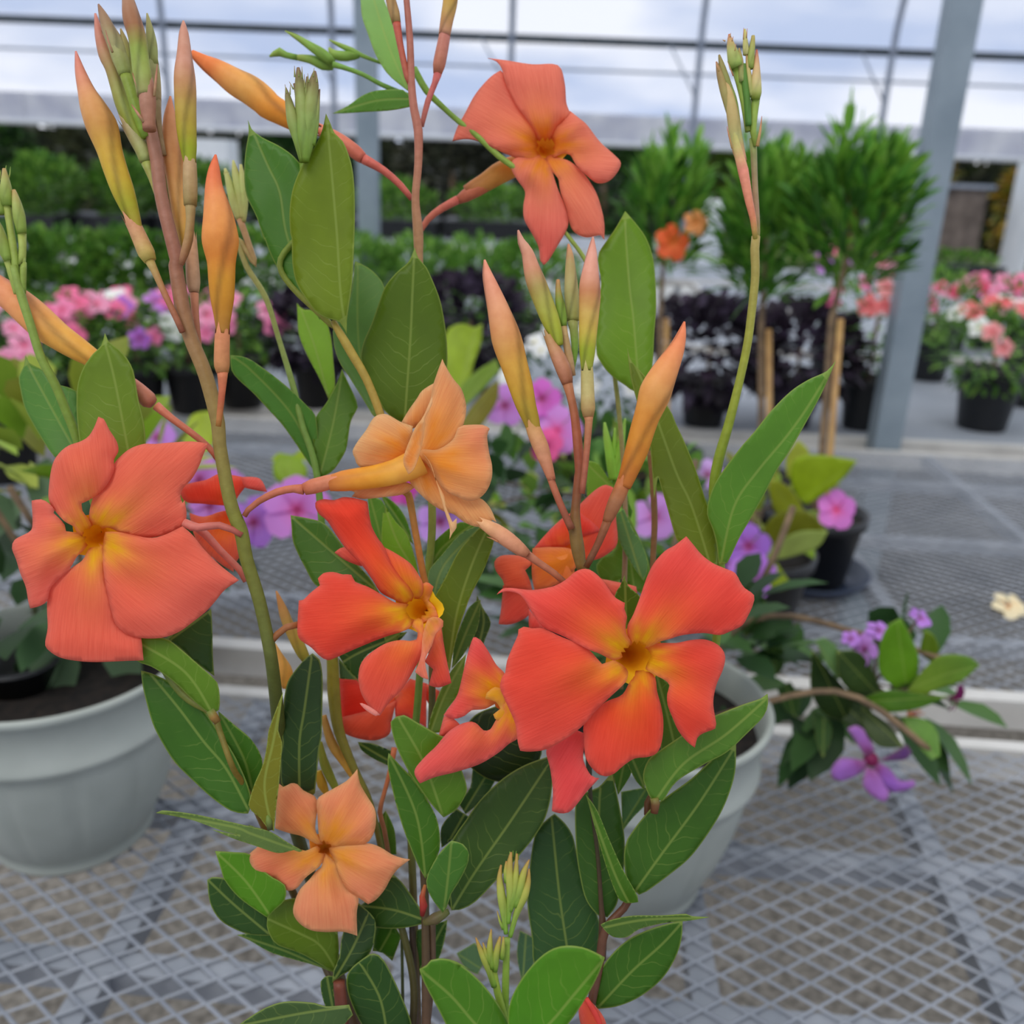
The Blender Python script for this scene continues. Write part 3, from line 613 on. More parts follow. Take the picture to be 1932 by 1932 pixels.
dip('potted plant with magenta lilac blossoms behind the central upright buds', 1110, 935, 1.55, (.17, .1, .1), 90, GR+LIME, [(952, 765, 1.38, 42, (196, 130, 206), LE), (1022, 752, 1.38, 40, (206, 100, 190), LE), (1050, 812, 1.38, 50, (200, 130, 204), (226, 80, 140)), (1030, 840, 1.36, 34, (226, 90, 150), LE), (830, 985, 1.3, 46, (180, 130, 206), LE), (760, 925, 1.3, 30, (180, 60, 150), LE), (1235, 975, 1.3, 46, (186, 130, 200), LE), (1335, 895, 1.4, 30, (200, 160, 220), LE)],
    lv=[('A7 -220,1010 -230,700 -120,620 -20,650 40,620 30,760 -20,900 -60,1050 -150,1150', 'A7 -150,1150 -20,680', 1.3, 1.32, (140, 165, 45)),
        ('A7 60,1080 -60,1200 -180,1300 -130,1100 -20,980 140,880 170,960', 'A7 -180,1300 140,900', 1.28, 1.3, (116, 146, 60)),
        ('A7 -150,1400 -60,1250 90,1080 160,1030 150,1180 60,1330 -40,1450', 'A7 -150,1400 150,1050', 1.22, 1.24, (116, 110, 40)),
        ('P 1150,980 1140,930 1160,905 1195,930 1200,1000 1175,1020', 'P 1170,1020 1160,915', 1.1, 1.12, (110, 150, 60))])
dip('lime leaved plant with lilac blossoms in front of the bamboo staked tree', 1440, 960, 1.6, (.08, .07, .05), 26, LIME, [(1578, 962, 1.5, 40, (206, 116, 196), (230, 80, 130)), (1412, 1030, 1.4, 44, (150, 96, 190), LE), (1420, 1085, 1.38, 46, (170, 110, 200), (150, 40, 120)), (1400, 1060, 1.42, 34, LI, LE)], rp=.1, hp=.15,
    lv=[('A8 380,1500 520,1480 790,1520 700,1640 560,1750 440,1830 360,1740 330,1600', 'A8 400,1800 780,1525', 1.5, 1.46, (140, 165, 30)),
        ('A8 200,1640 300,1690 390,1790 440,1930 340,1980 240,1900 190,1760', 'A8 380,1960 220,1660', 1.52, 1.46, (146, 156, 40)),
        ('B4 120,540 140,380 240,250 450,235 580,370 500,470 350,530', 'B4 120,540 570,370', 1.5, 1.42, (110, 116, 30)),
        ('B4 130,560 240,450 400,370 590,370 520,480 360,540 220,570', 'B4 130,560 585,375', 1.49, 1.41, (150, 170, 110)),
        ('A8 300,1500 380,1380 450,1440 470,1560 400,1660 310,1640', 'A8 350,1660 390,1400', 1.54, 1.52, (170, 180, 90)),
        ('B4 170,640 240,590 300,680 350,750 260,780 180,760', 'B4 180,650 340,755', 1.45, 1.42, (128, 150, 40))])
sc = P(1527, 1040, 1.86); c = Vector((sc.x, sc.y, .8))
tag(MB().lathe(c+Vector((.0, -.0, -.002)), [(0, .002), (.1, .002), (.118, .018), (.124, .03), (.12, .03), (.105, .008), (0, .006)], 36).build('saucer', M_BLUETRAY, None, True), 'shallow blue grey plastic saucer under the black pot on the second bench', 'saucer')
c = G(1900, 1155, .8)
pl = [o for o in bpy.data.objects if o.get('label', '').startswith('potted plant with magenta lilac')][0]
foliage(pl, P(930, 960, 1.35), (.09, .05, .1), 60, .06, .028, DG, .6)
foliage(pl, P(1170, 940, 1.4), (.1, .05, .1), 46, .06, .028, GR, .8)
bl = thing('fallen_blossom', 'withered peach blossom lying on the second bench mesh at far right', 'flower', tuple(c))
blossom(bl, c+Vector((0, 0, .012)), Vector((.1, -.5, 1)), .034, (246, 214, 176), (236, 170, 110), cup=.3, name='petals')
blossom(bl, c+Vector((.012, .01, .01)), Vector((.5, -.2, .6)), .024, (250, 224, 190), (236, 170, 110), cup=.35, name='petals')
# right rear white pot with trailing lilac plant
rc = P(1208, 1385, 1.0); cR = Vector((rc.x, rc.y, .8))
tr = thing('potted_mandevilla', 'white pot behind the big coral flower, lilac flowered shoots trailing right', 'potted plant', tuple(cR)); white_pot(tr, cR, .93)
for q in (((0, 0, .2), (.12, .06, .3), (.25, .05, .29), (.36, .04, .26)), ((.02, 0, .2), (.02, .05, .35), (.04, .06, .48)), ((.02, .02, .2), (.12, .08, .3), (.16, .1, .42)), ((.05, 0, .2), (.2, .0, .25), (.3, -.03, .2))):
    MB().tube([tuple(cR+Vector(p)) for p in cat1(list(q), False, .02)], .0035, 8).build('stem', M_BARK, tr, True)
foliage(tr, cR+Vector((.0, .06, .30)), (.14, .06, .06), 46, .075, .034, DG, .7)
foliage(tr, P(1640, 1290, 1.1), (.10, .05, .06), 34, .075, .034, DG, .2)
foliage(tr, P(1490, 1300, 1.12), (.05, .05, .05), 12, .05, .02, DG, .2)
foliage(tr, P(1310, 1240, 1.05), (.1, .05, .06), 34, .075, .032, DG, .6)
for a, b, d, c, kw in (
    ('B4 500,1120 560,1100 650,1170 690,1300 650,1380 580,1290 540,1200', 'B4 660,1370 510,1125', 1.0, (112, 150, 112), {}),
    ('B4 1010,1010 1090,970 1150,1080 1210,1230 1200,1400 1060,1460 940,1330 950,1130', 'B4 1130,1450 1060,990', .99, (96, 144, 30), {}),
    ('B4 1130,1460 1290,1270 1400,1215 1550,1230 1630,1290 1500,1400 1350,1450 1200,1510', 'B4 1130,1460 1400,1350 1620,1295', .98, (110, 140, 50), dict(tipc=(90, 130, 50))),
    ('B4 1250,1050 1310,1080 1350,1180 1300,1270 1220,1200', 'B4 1260,1260 1285,1065', 1.02, (120, 150, 50), {}),
    ('B4 480,1180 600,1330 740,1500 720,1680 560,1620 470,1450', 'B4 720,1670 500,1220', 1.03, (34, 58, 20), {}),
    ('B4 480,1590 600,1680 610,1790 555,1925 510,1800', 'B4 560,1640 555,1920', 1.03, (44, 76, 36), {}),
    ('B4 820,1570 1000,1690 1110,1850 950,1850 840,1740', 'B4 830,1590 1100,1850', 1.0, (50, 70, 34), {}),
    ('B4 1090,1640 1250,1660 1340,1750 1360,1910 1300,1940 1190,1820', 'B4 1100,1650 1330,1920', .99, (98, 142, 70), {}),
    ('B4 650,1190 800,1200 910,1350 960,1510 780,1490 670,1380', 'B4 940,1500 680,1220', 1.01, (50, 74, 36), {}),
    ('B4 800,1530 1000,1460 1250,1490 1420,1500 1200,1590 950,1610', 'B4 800,1540 1410,1505', .99, (70, 112, 24), {}),
    ('B4 240,1450 330,1400 400,1520 380,1650 300,1600', 'B4 300,1420 360,1640', 1.1, (52, 84, 48), {}),
    ('B4 170,1070 260,1110 290,1290 220,1370 170,1250', 'B4 230,1360 210,1090', 1.1, (74, 104, 64), {}),
    ('B4 0,780 90,740 170,880 120,1040 20,1090 -40,950', 'B4 20,1080 120,770', 1.05, (56, 88, 40), {}),
    ('B4 600,1480 760,1460 900,1620 940,1790 800,1760 660,1640', 'B4 640,1500 930,1780', 1.04, (36, 62, 26), {})):
    leaf(tr, a, b, d, d-.03, c, **kw)
pc, pe = (174, 118, 204), (130, 30, 80)
fl = newobj('blossom', *(lambda m: (m.V, m.F))(MB().tube([tuple(P(1643, 1432, .99)), tuple(P(1640, 1425, 1.02))], [.008, .003], 10)), M_FLO, tr, True, [lg((130, 30, 80))]*20)
for s, cc in (('B8 870,130 680,110 610,190 620,250 700,265 830,200', pc), ('B8 850,170 830,300 920,390 980,410 1010,350 960,220', (186, 126, 208)), ('B8 920,130 1010,180 1080,260 1180,260 1190,300 1100,340 1000,330 900,210', (160, 104, 196)),
              ('B8 930,130 1060,60 1130,15 1165,70 1120,120 1000,130', (110, 70, 140)), ('B8 850,110 780,0 720,-90 780,-115 860,-60 910,60', (176, 120, 204))):
    petal(fl, s, 'B8 880,125', .985, cc, pe, thrr=.012, dip=.004, ripple=.8)
for x, y, r, col, nv in ((1658, 1190, 26, pc, (0, -.3, 1)), (1632, 1225, 34, (186, 130, 206), (-.9, -.3, .3)), (1736, 1166, 24, pc, (.4, -.5, 1)), (1803, 1318, 30, (130, 40, 100), (.8, -.3, -.3)), (1727, 1346, 18, (236, 150, 110), (0, -.7, -.5)), (1605, 1205, 18, pc, (-.3, -.6, .8))):
    q = P(x, y, 1.0); blossom(tr, q, Vector(nv), r/FP, col, pe); MB().tube([tuple(q+Vector((0, .005, -.004))), tuple(P(1650, 1290, 1.05))], .0016, 6).build('flower_stalk', M_BARK, tr, True)
# ------------------------------------------------------------ the main plant (nearest)
g0 = P(800, 1932, .42); ROOT = Vector((g0.x+.01, g0.y+.03, .8))
MP = thing('potted_mandevilla', 'tall nearest plant with large coral and orange pinwheel flowers, long upright buds and broad leaves', 'potted plant', tuple(ROOT))
pot(MP, ROOT, .085, .17)
D = .41
# --- stems: (path, depths, colours)
def down(path, x, d):  # stems continue below the frame into the pot
    return path
TOPC, MIDC, LOWC, DKC = (150, 98, 78), (128, 112, 52), (84, 90, 34), (60, 62, 30)
rod(MP, 'A1 1080,860,90 1140,1150,95 1180,1450,95 1290,1900,100 A5 1280,200,100 1340,550,110 1400,750,105 1500,1000,105 1590,1350,100 1600,1500,95 P 435,949,25 455,1003,26 465,1055,25 489,1133,24 509,1226,24 519,1300,25 524,1350,25 540,1500,24 600,1700,24 640,1850,26 690,2000,26', (.40, .40, .40, .40, .405, .46, .465, .44), [(158, 112, 92), TOPC, (140, 112, 62), (112, 112, 38), LOWC, (60, 70, 28), DKC, (74, 44, 30)], n=18)
rod(MP, 'A5 100,200,50 150,400,62 220,620,60 300,870,62 400,1060,64 480,1250,66 560,1450,70 P 165,900,18 230,1100,18 330,1290,18 B1 1540,1720,50 1600,1850,44 P 440,1450,11 470,1500,11 560,1700,14 650,1900,18 700,2000,20', (.42, .42, .425, .43, .413, .40, .45, .46, .44), [(128, 148, 66), (108, 132, 44), (100, 125, 34), (84, 100, 34), (118, 92, 30), (70, 60, 30), (60, 44, 30)])
rod(MP, 'A2 1215,-120,44 1225,0,45 1250,300,50 1260,600,55 1280,800,60 1310,950,66 1310,1200,58 1290,1450,58 1310,1700,75 1315,1900,62 P 795,560,16 800,700,15 810,850,15 815,1000,15 800,1150,14 790,1300,14 775,1500,14 780,1700,15 790,2000,16', (.44, .44, .45, .45, .46, .45), [(160, 94, 78), (164, 100, 80), (156, 124, 78), (134, 128, 56), (108, 134, 44), (90, 120, 40), (84, 70, 34), (60, 44, 28)])
rod(MP, 'A6 690,600,40 715,650,52 780,760,66 850,880,66 930,1020,62 1030,1270,60 P 740,860,15 762,926,15 B2 1240,130,55 1290,400,50 1350,730,50 P 806,1120,13 815,1250,13 812,1400,13 795,1550,14 802,1700,15 805,2000,18', (.415, .415, .43, .45, .44, .43), [(150, 130, 50), (160, 130, 54), (170, 110, 50), (84, 80, 34), (70, 60, 30), (70, 54, 30), (74, 50, 34)])
rod(MP, 'A1 1750,1600,50 1820,1800,45 1860,1932,40 P 450,450,10 465,502,11 501,561,11 525,636,10 553,729,12 570,800,12 598,897,13 615,1100,14 P 627,1240,22 630,1310,24 640,1380,20 668,1450,15 700,1520,12 730,1650,12 780,1850,15 770,2000,16', (.47, .47, .46, .46, .45, .44), [(176, 130, 90), (150, 150, 80), (110, 140, 60), (90, 130, 40), (128, 118, 30), (96, 96, 30), (70, 70, 30), (60, 44, 28)])
rod(MP, 'A4 95,1620,60 P 1424,470,17 1425,520,16 1418,590,16 1410,650,16 1395,720,16 1375,800,18 1355,870,20 1347,930,20 1352,1000,18 1360,1090,16 1345,1250,16 1300,1400,14 1222,1515,14 B7 1330,520,45 1280,720,45 1220,950,50 1150,1100,50 1060,1190,50 1010,1300,60 990,1450,60 940,1700,60 900,1869,60 870,2000,60', (.42, .42, .43, .44, .43, .42), [(150, 130, 70), (138, 142, 44), (120, 140, 36), (104, 134, 36), (100, 110, 34), (92, 50, 30), (88, 54, 34), (80, 50, 36)])
rod(MP, 'B3 760,680,62 770,760,60 780,900,56 P 1105,1200,14 1110,1400,13 B7 930,380,26 975,750,28 1000,1100,34 1010,1240,55 1000,1440,60', (.415, .42, .43, .43), [(110, 90, 40), (90, 74, 36), (50, 50, 26), (60, 50, 28), (80, 50, 34)])
rod(MP, 'P 1226,850,12 1231,900,12 1235,980,12 1232,1060,11 1230,1150,11 1190,1350,11 1150,1500,11 1130,1720,12', (.47, .46, .45), [(120, 84, 44), (112, 80, 40), (80, 60, 34)])
rod(MP, 'B7 360,1990,50 365,1600,48 375,1300,42', (.375, .375), [(92, 130, 40), (120, 150, 50), (140, 165, 70)])
rod(MP, 'A2 1280,500,50 1370,660,50 1500,790,40 1600,880,40 1750,1000,42 1900,1140,44 P 1000,340,11 1040,400,10 A3 640,1690,30 780,1880,32 P 1125,540,9 1150,650,9 1170,800,9 1180,1000,10 1170,1300,12', (.47, .47, .49, .48), [(110, 146, 50), (130, 150, 60), (140, 150, 70), (140, 110, 80), (110, 90, 50)])
for s, d, c in (('B6 870,1640,80 885,1800,88 900,2000,88', .43, ((104, 52, 36), (84, 44, 32))), ('B6 1370,1240,40 1380,1600,48 1390,2000,56', .45, ((44, 34, 20), (70, 44, 34))), ('B6 1510,1230,46 1505,1600,50 1460,2000,60', .44, ((76, 58, 38), (84, 58, 44))),
                ('B6 1300,1280,20 1310,1990,24', .46, ((70, 80, 40), (60, 60, 30))), ('B6 1250,40,40 1220,200,34 1180,350,30 1150,480,34 1180,600,34 1230,900,34', .46, ((186, 104, 64), (150, 95, 60), (110, 80, 50))),
                ('B1 1340,330,60 1400,360,70 1450,368,58 1600,352,52 1700,385,50 1765,425,44', .398, ((200, 110, 96), (176, 92, 80), (150, 74, 60))), ('B1 1440,380,50 1500,420,60 1600,530,52 1750,680,50 1795,760,46', .42, ((200, 112, 98), (196, 106, 92), (170, 92, 74))),
                ('B2 435,1075,48 350,1095,50 285,1145,50 222,1215,50', .405, ((150, 92, 50), (130, 80, 44)))):
    rod(MP, s, (d, d), c, name='stem' if 'B6' in s else 'flower_stalk')
# node and stubs
rod(MP, 'B6 1440,1190,30 1450,1120,55 1440,1060,40 1460,980,20', .425, ((120, 30, 26), (150, 40, 30), (150, 90, 40)), name='leaf_scar', label='dark red stub at the leaf joint')
rod(MP, 'B6 1450,1240,40 1530,1210,80 1620,1160,40', .428, ((90, 84, 40), (84, 70, 44), (92, 100, 44)), name='leaf_joint')
rod(MP, 'B1 1530,1700,60 1560,1750,64 1590,1790,50', .398, ((90, 110, 40), (130, 96, 40), (110, 84, 34)), name='leaf_joint')
rod(MP, 'B7 1350,370,56 1358,410,62 1350,470,50', .405, ((110, 110, 50), (96, 50, 30), (100, 56, 34)), name='leaf_joint')
rod(MP, 'B6 380,500,20 390,540,48 400,600,40', .405, ((100, 120, 50), (90, 104, 40), (60, 60, 30)), name='side_bud')
# --- buds
TAN = ((196, 140, 118), (206, 150, 122), (190, 150, 90), (150, 160, 60))
bud(MP, 'A1 553,375,14 585,520,78 630,660,130 680,780,190 735,900,222 765,985,205 800,1100,170 840,1230,160 900,1400,150 960,1560,112 1010,1700,70', .395, ((216, 132, 118), (218, 142, 112), (216, 156, 98), (204, 148, 76), (206, 166, 62), (196, 168, 52), (160, 158, 36), (168, 150, 60)),
    'A1 1095,1900,90 1070,1850,118 1030,1760,112 985,1660,104 960,1610,104', ((176, 160, 78), (186, 140, 92), (198, 138, 102)), 'A1 1330,2420,44 1290,2330,46 1200,2140,46 1120,1960,56 1090,1900,70', ((140, 84, 60), (160, 100, 66), (172, 150, 84)))
bud(MP, 'A1 695,100,16 725,250,70 770,400,104 815,500,96 860,640,100 900,760,110 960,900,112 1010,1010,100 1060,1170,70', .402, ((210, 134, 118), (196, 136, 110), (166, 150, 92), (156, 166, 84), (146, 160, 54), (130, 160, 50)),
    'A1 1064,1180,88 1045,1100,112 990,1000,112 930,900,96', ((150, 160, 90), (170, 150, 110)), 'A1 1230,1640,44 1180,1500,50 1110,1300,56 1070,1190,80', ((168, 130, 80), (176, 160, 96), (150, 160, 80)))
bud(MP, 'A1 718,32,14 755,120,70 800,230,104 850,330,116 880,440,112 910,530,84', .398, ((150, 110, 86), (160, 132, 96), (164, 164, 110), (140, 150, 84)), 'A1 915,550,90 890,450,118 850,350,110 800,250,90', ((140, 152, 80), (170, 160, 110)), 'A1 1060,1000,60 1010,850,84 960,680,84 915,545,84', ((120, 150, 50), (134, 150, 60)))
bud(MP, 'A1 900,-120,30 930,-20,84 960,130,130 1000,270,124 1020,420,118 1040,560,128 1060,700,118', .39, ((160, 124, 96), (170, 126, 96), (160, 110, 74), (146, 164, 70), (154, 170, 84), (150, 150, 90)),
    'A1 1090,950,90 1082,850,98 1078,760,114 1072,660,112 1060,560,96', ((150, 100, 76), (176, 128, 106)))
bud(MP, 'A1 880,210,12 910,310,56 935,420,64 960,560,60 985,640,40', .399, ((160, 140, 90), (150, 155, 80), (120, 140, 60)))
bud(MP, 'A1 1072,98,12 1090,200,52 1105,320,74 1115,440,70 1130,480,60', .402, ((160, 150, 96), (160, 166, 100), (150, 160, 90)), 'A1 1150,740,50 1140,640,66 1130,540,70 1118,440,66', ((160, 140, 100), (164, 164, 104)), 'A1 1190,1130,50 1160,950,48 1150,800,48 1150,730,50', ((150, 120, 84), (150, 130, 90)))
for s in ('A1 1080,730,24 1062,600,20 1052,485,4', 'A1 1125,700,20 1138,560,18 1148,465,4', 'A1 1050,890,26 1000,820,20 958,760,4', 'A1 1010,660,16 985,590,14 965,530,4', 'A1 820,380,18 790,300,14 770,220,4'):
    rod(MP, s, .388, ((160, 130, 90), (176, 124, 96), (150, 90, 70)), name='sepal', n=8)
bud(MP, 'A1 1337,152,14 1340,240,70 1344,400,112 1346,540,148 1350,660,152 1353,800,142 1360,950,132 1375,1100,110 1385,1250,60', .393, ((200, 140, 118), (206, 150, 124), (208, 150, 124), (196, 144, 96), (186, 156, 72), (176, 156, 52), (150, 160, 30), (150, 160, 50)),
    'A1 1388,1500,90 1388,1440,98 1386,1300,100 1384,1180,92', ((150, 130, 76), (182, 148, 106)), 'A5 1320,190,40 1345,110,60 1375,0,66 A1 1388,1600,62 1388,1490,80', ((150, 100, 70), (158, 124, 76), (160, 140, 90)))
bud(MP, 'A1 1242,702,14 1238,850,92 1245,1000,130 1262,1140,148 1280,1270,134 1295,1400,122 1320,1550,118 1345,1720,90 1355,1850,60', .408, ((226, 150, 112), (222, 158, 106), (214, 150, 90), (216, 162, 94), (216, 166, 86), (190, 160, 50)),
    'A5 1415,390,70 1410,320,96 1402,180,92 1395,0,74', ((176, 140, 106), (200, 150, 112)), 'A5 1458,900,40 1450,800,44 1425,560,52 1415,400,66', ((150, 90, 64), (196, 130, 96)))
bud(MP, 'A1 1572,1128,16 1562,1230,84 1560,1350,130 1578,1480,184 1596,1600,226 1606,1740,256 A5 1609,80,232 1614,180,190 1617,320,176 1620,450,158 1622,560,124 1622,700,84', .385, ((240, 112, 70), (238, 124, 76), (234, 148, 84), (230, 150, 76), (212, 130, 50), (206, 144, 40), (190, 130, 36), (170, 120, 50)),
    'A5 1622,980,84 1618,930,108 1618,820,108 1622,690,104', ((176, 120, 70), (204, 128, 86)), 'A5 1592,1370,40 1605,1250,46 1620,1100,52 1622,960,84', ((160, 110, 50), (172, 84, 54), (196, 116, 76)))
bud(MP, 'A5 -330,110,30 -200,210,150 -60,330,190 100,440,212 220,540,224 330,640,216 430,715,190 560,800,164 670,870,136 830,980,112', .43, ((240, 120, 84), (240, 140, 100), (240, 150, 104), (232, 158, 92), (228, 170, 80), (222, 164, 66), (216, 150, 70)),
    'A5 1115,1200,84 1085,1180,122 1000,1100,112 920,1040,104', ((180, 110, 84), (206, 126, 100)), 'A5 1585,1610,40 1520,1520,46 1400,1420,50 1250,1310,54 1140,1220,70', ((150, 76, 50), (176, 98, 72), (196, 112, 86)))
bud(MP, 'A1 1400,388,50 1500,460,110 1600,520,160 1720,600,204 1830,660,214 1930,740,196 A2 220,770,190 300,815,168 420,880,146 560,950,124', .46, ((236, 120, 60), (232, 128, 62), (236, 160, 84), (240, 168, 84), (228, 150, 56), (216, 140, 46), (196, 110, 50)),
    'A2 910,1160,76 860,1115,102 740,1020,92 600,950,90', ((190, 96, 76), (206, 116, 84)), 'A2 1262,1450,40 1180,1350,50 1060,1245,56 915,1160,76', ((176, 84, 70), (198, 96, 82)), label='slanting orange bud')
bud(MP, 'A2 1060,-200,60 1110,0,72 1140,110,72 1152,170,64', .44, ((180, 140, 90), (168, 136, 84)), ped='A2 1265,640,40 1230,560,45 1180,330,48 1152,165,62', pcol=((160, 84, 60), (176, 80, 62)))
bud(MP, 'A2 1550,-150,130 1545,0,110 1520,140,90 1500,260,86', .45, ((206, 150, 60), (196, 160, 80), (184, 130, 100)), 'A2 1450,540,60 1460,480,88 1480,380,90 1505,250,82', ((170, 104, 76), (186, 116, 100)), 'A2 1335,920,34 1380,740,44 1430,610,44 1452,540,62', ((170, 96, 80), (186, 92, 86)))
for s, d in (('A2 225,412,12 300,378,64 350,402,44 430,420,40', .5), ('A2 430,420,40 520,432,64 620,466,84 690,486,46', .5), ('A2 340,226,8 430,275,40 530,340,62 620,400,72 690,458,50', .495), ('A2 660,290,8 740,330,34 830,370,44 900,405,30 1040,460,20', .505), ('A2 660,350,20 700,400,70 790,410,70 880,405,34', .505)):
    bud(MP, s, d, ((150, 170, 80), (130, 168, 72), (112, 150, 58)), seam=.3)
rod(MP, 'A2 690,470,44 760,490,36 900,540,32 1050,620,34 1240,700,40', .49, ((110, 150, 60), (96, 136, 50)), name='stem')
# tight cluster in front of the paired leaves
GC = ((120, 90, 70), (150, 160, 90), (130, 156, 74), (104, 136, 40))
for s in ('A2 345,640,10 358,700,44 380,800,76 405,900,96 435,1030,66 465,1180,40', 'A2 405,610,16 430,700,40 445,820,56 462,950,70', 'A2 435,495,24 445,600,72 460,720,92 475,850,104 485,1000,112 485,1180,60', 'A2 556,520,22 545,620,84 532,760,104 522,900,104 510,1020,90 490,1170,50',
          'A2 592,650,10 575,800,34 562,930,40 540,1060,40', 'A2 500,560,14 498,700,50 495,850,70'):
    bud(MP, s, .40, GC, seam=.5, n=16)
for s in ('A2 410,560,14 408,480,3', 'A2 440,560,14 435,490,3', 'A2 465,570,14 462,485,3', 'A2 510,600,14 505,535,3', 'A2 545,560,14 552,495,3', 'A2 570,600,14 572,545,3', 'A2 352,680,12 338,615,3', 'A2 375,690,14 378,620,3', 'A2 400,650,12 370,595,3', 'A2 482,640,14 480,540,3'):
    rod(MP, s, .396, ((150, 160, 90), (140, 110, 76)), name='sepal', n=6)
rod(MP, 'A2 480,1100,70 475,1300,50 530,1600,46 A6 300,200,44 600,560,44 700,640,44', .425, ((110, 140, 46), (110, 130, 44), (130, 130, 50)), name='stem')
# left edge cluster
for s in ('A1 -60,1560,40 -20,1660,76 20,1790,88 60,1900,60', 'A1 30,1230,26 40,1320,62 48,1440,88 54,1500,84', 'A1 -20,1330,30 -5,1450,70 5,1560,60', 'A1 100,1385,26 118,1460,60 140,1580,80 160,1700,66'):
    bud(MP, s, .42, ((180, 150, 96), (170, 180, 100), (140, 160, 74), (130, 158, 64)), seam=.4, n=16)
for s in ('A1 54,1500,70 70,1620,52 110,1900,56 A5 120,250,50 150,400,46', 'A1 160,1700,60 165,1800,52 160,1932,50 A5 170,180,46 165,400,46', 'A1 60,1890,60 A5 60,180,50 140,400,50', 'A1 20,1300,14 38,1260,10 45,1205,3', 'A1 60,1310,14 72,1270,8 76,1215,3', 'A1 0,1310,12 5,1240,3', 'A5 120,400,40 80,300,20 50,230,6', 'A5 160,380,30 120,310,14 100,240,4'):
    rod(MP, s, .421, ((160, 170, 84), (120, 146, 56)), name='stem' if len(s) > 60 else 'sepal', n=10)
# right bare stalk cluster
for s, c, cx, pd in (
    ('A3 1745,450,10 1770,540,50 1800,650,66 1830,760,60 1850,860,40', ((160, 120, 80), (164, 150, 90), (150, 150, 90)), None, None),
    ('A3 1765,400,14 1790,500,50 1830,620,56 1880,760,46 1910,1000,40', ((150, 130, 80), (140, 156, 80), (120, 150, 60)), None, None),
    ('A3 1838,250,14 1850,330,62 1872,420,92 1890,490,92', ((200, 130, 100), (180, 186, 110), (150, 176, 84)), None, 'A4 40,900,40 10,700,44 -20,560,52 A3 1892,490,80'),
    ('A3 1798,530,14 1820,620,54 1850,760,84 1868,860,92 1885,980,90 1908,1100,84 1932,1180,70', ((200, 160, 110), (196, 170, 110), (190, 170, 110), (176, 176, 110), (210, 140, 116)), None, None),
    ('A4 20,200,12 22,270,32 26,340,40 24,375,36', ((190, 180, 100), (200, 200, 130)), None, None),
    ('A4 76,246,24 70,320,42 60,400,50 56,470,46', ((176, 160, 90), (160, 170, 90), (140, 160, 70)), None, None),
    ('A4 100,340,12 100,430,40 97,540,66 94,640,76 92,680,60', ((180, 90, 76), (214, 180, 130), (206, 190, 130), (140, 160, 60)), None, 'A4 92,1000,30 76,900,46 82,780,54 92,670,66'),
    ('A4 30,370,10 42,480,34 58,590,42 64,660,36', ((190, 150, 100), (190, 180, 110), (160, 170, 90)), None, None),
    ('A4 10,440,30 20,560,46 36,700,46 44,860,40', ((90, 130, 50), (80, 126, 50)), None, None),
    ('A4 -20,330,10 -10,420,40 0,560,40', ((170, 150, 90), (150, 160, 90)), None, None)):
    b = bud(MP, s, .42, c, seam=.4, n=14, ridge=.04)
    if pd: rod(b, pd, .422, ((130, 150, 60), (140, 164, 70)), name='flower_stalk', n=10)
rod(MP, 'A4 92,1640,36 76,1500,44 48,1380,54 22,1240,66 8,1170,72 -30,1020,60 -60,850,40', .419, ((140, 130, 50), (196, 116, 84), (206, 130, 100), (214, 132, 110), (190, 180, 110), (170, 170, 90)))
rod(MP, 'A4 88,1660,50 100,1600,48 96,1450,46 88,1250,40 80,1050,46 74,950,52', .424, ((130, 130, 50), (150, 116, 90), (150, 124, 90), (140, 130, 90), (130, 150, 70)))
for s in ('A4 106,1000,26 124,900,18 136,795,3', 'A3 1765,520,14 1740,450,3', 'A3 1810,300,14 1790,290,3', 'A3 1845,270,10 1850,240,3', 'A3 1860,300,10 1868,265,3', 'A3 1880,370,10 1888,320,3', 'A4 10,270,10 12,190,3', 'A4 30,260,10 36,195,3', 'A3 1860,1080,16 1835,980,12 1822,920,3', 'A4 -100,420,3 -60,520,10'):
    rod(MP, s, .415, ((180, 150, 90), (180, 110, 84)), name='sepal', n=6)
# cluster between the paired leaves, blurred, on the thin stalk
for s in ('A1 1640,1230,20 1670,1330,56 1710,1480,70 1745,1600,50', 'A1 1700,1170,16 1720,1280,60 1750,1420,66 1765,1600,50', 'A1 1755,1200,20 1768,1320,54 1780,1480,56 1770,1620,44', 'A1 1680,1400,20 1650,1260,40'):
    bud(MP, s, .47, ((190, 190, 120), (180, 190, 110), (176, 170, 100)), seam=.2, n=12)
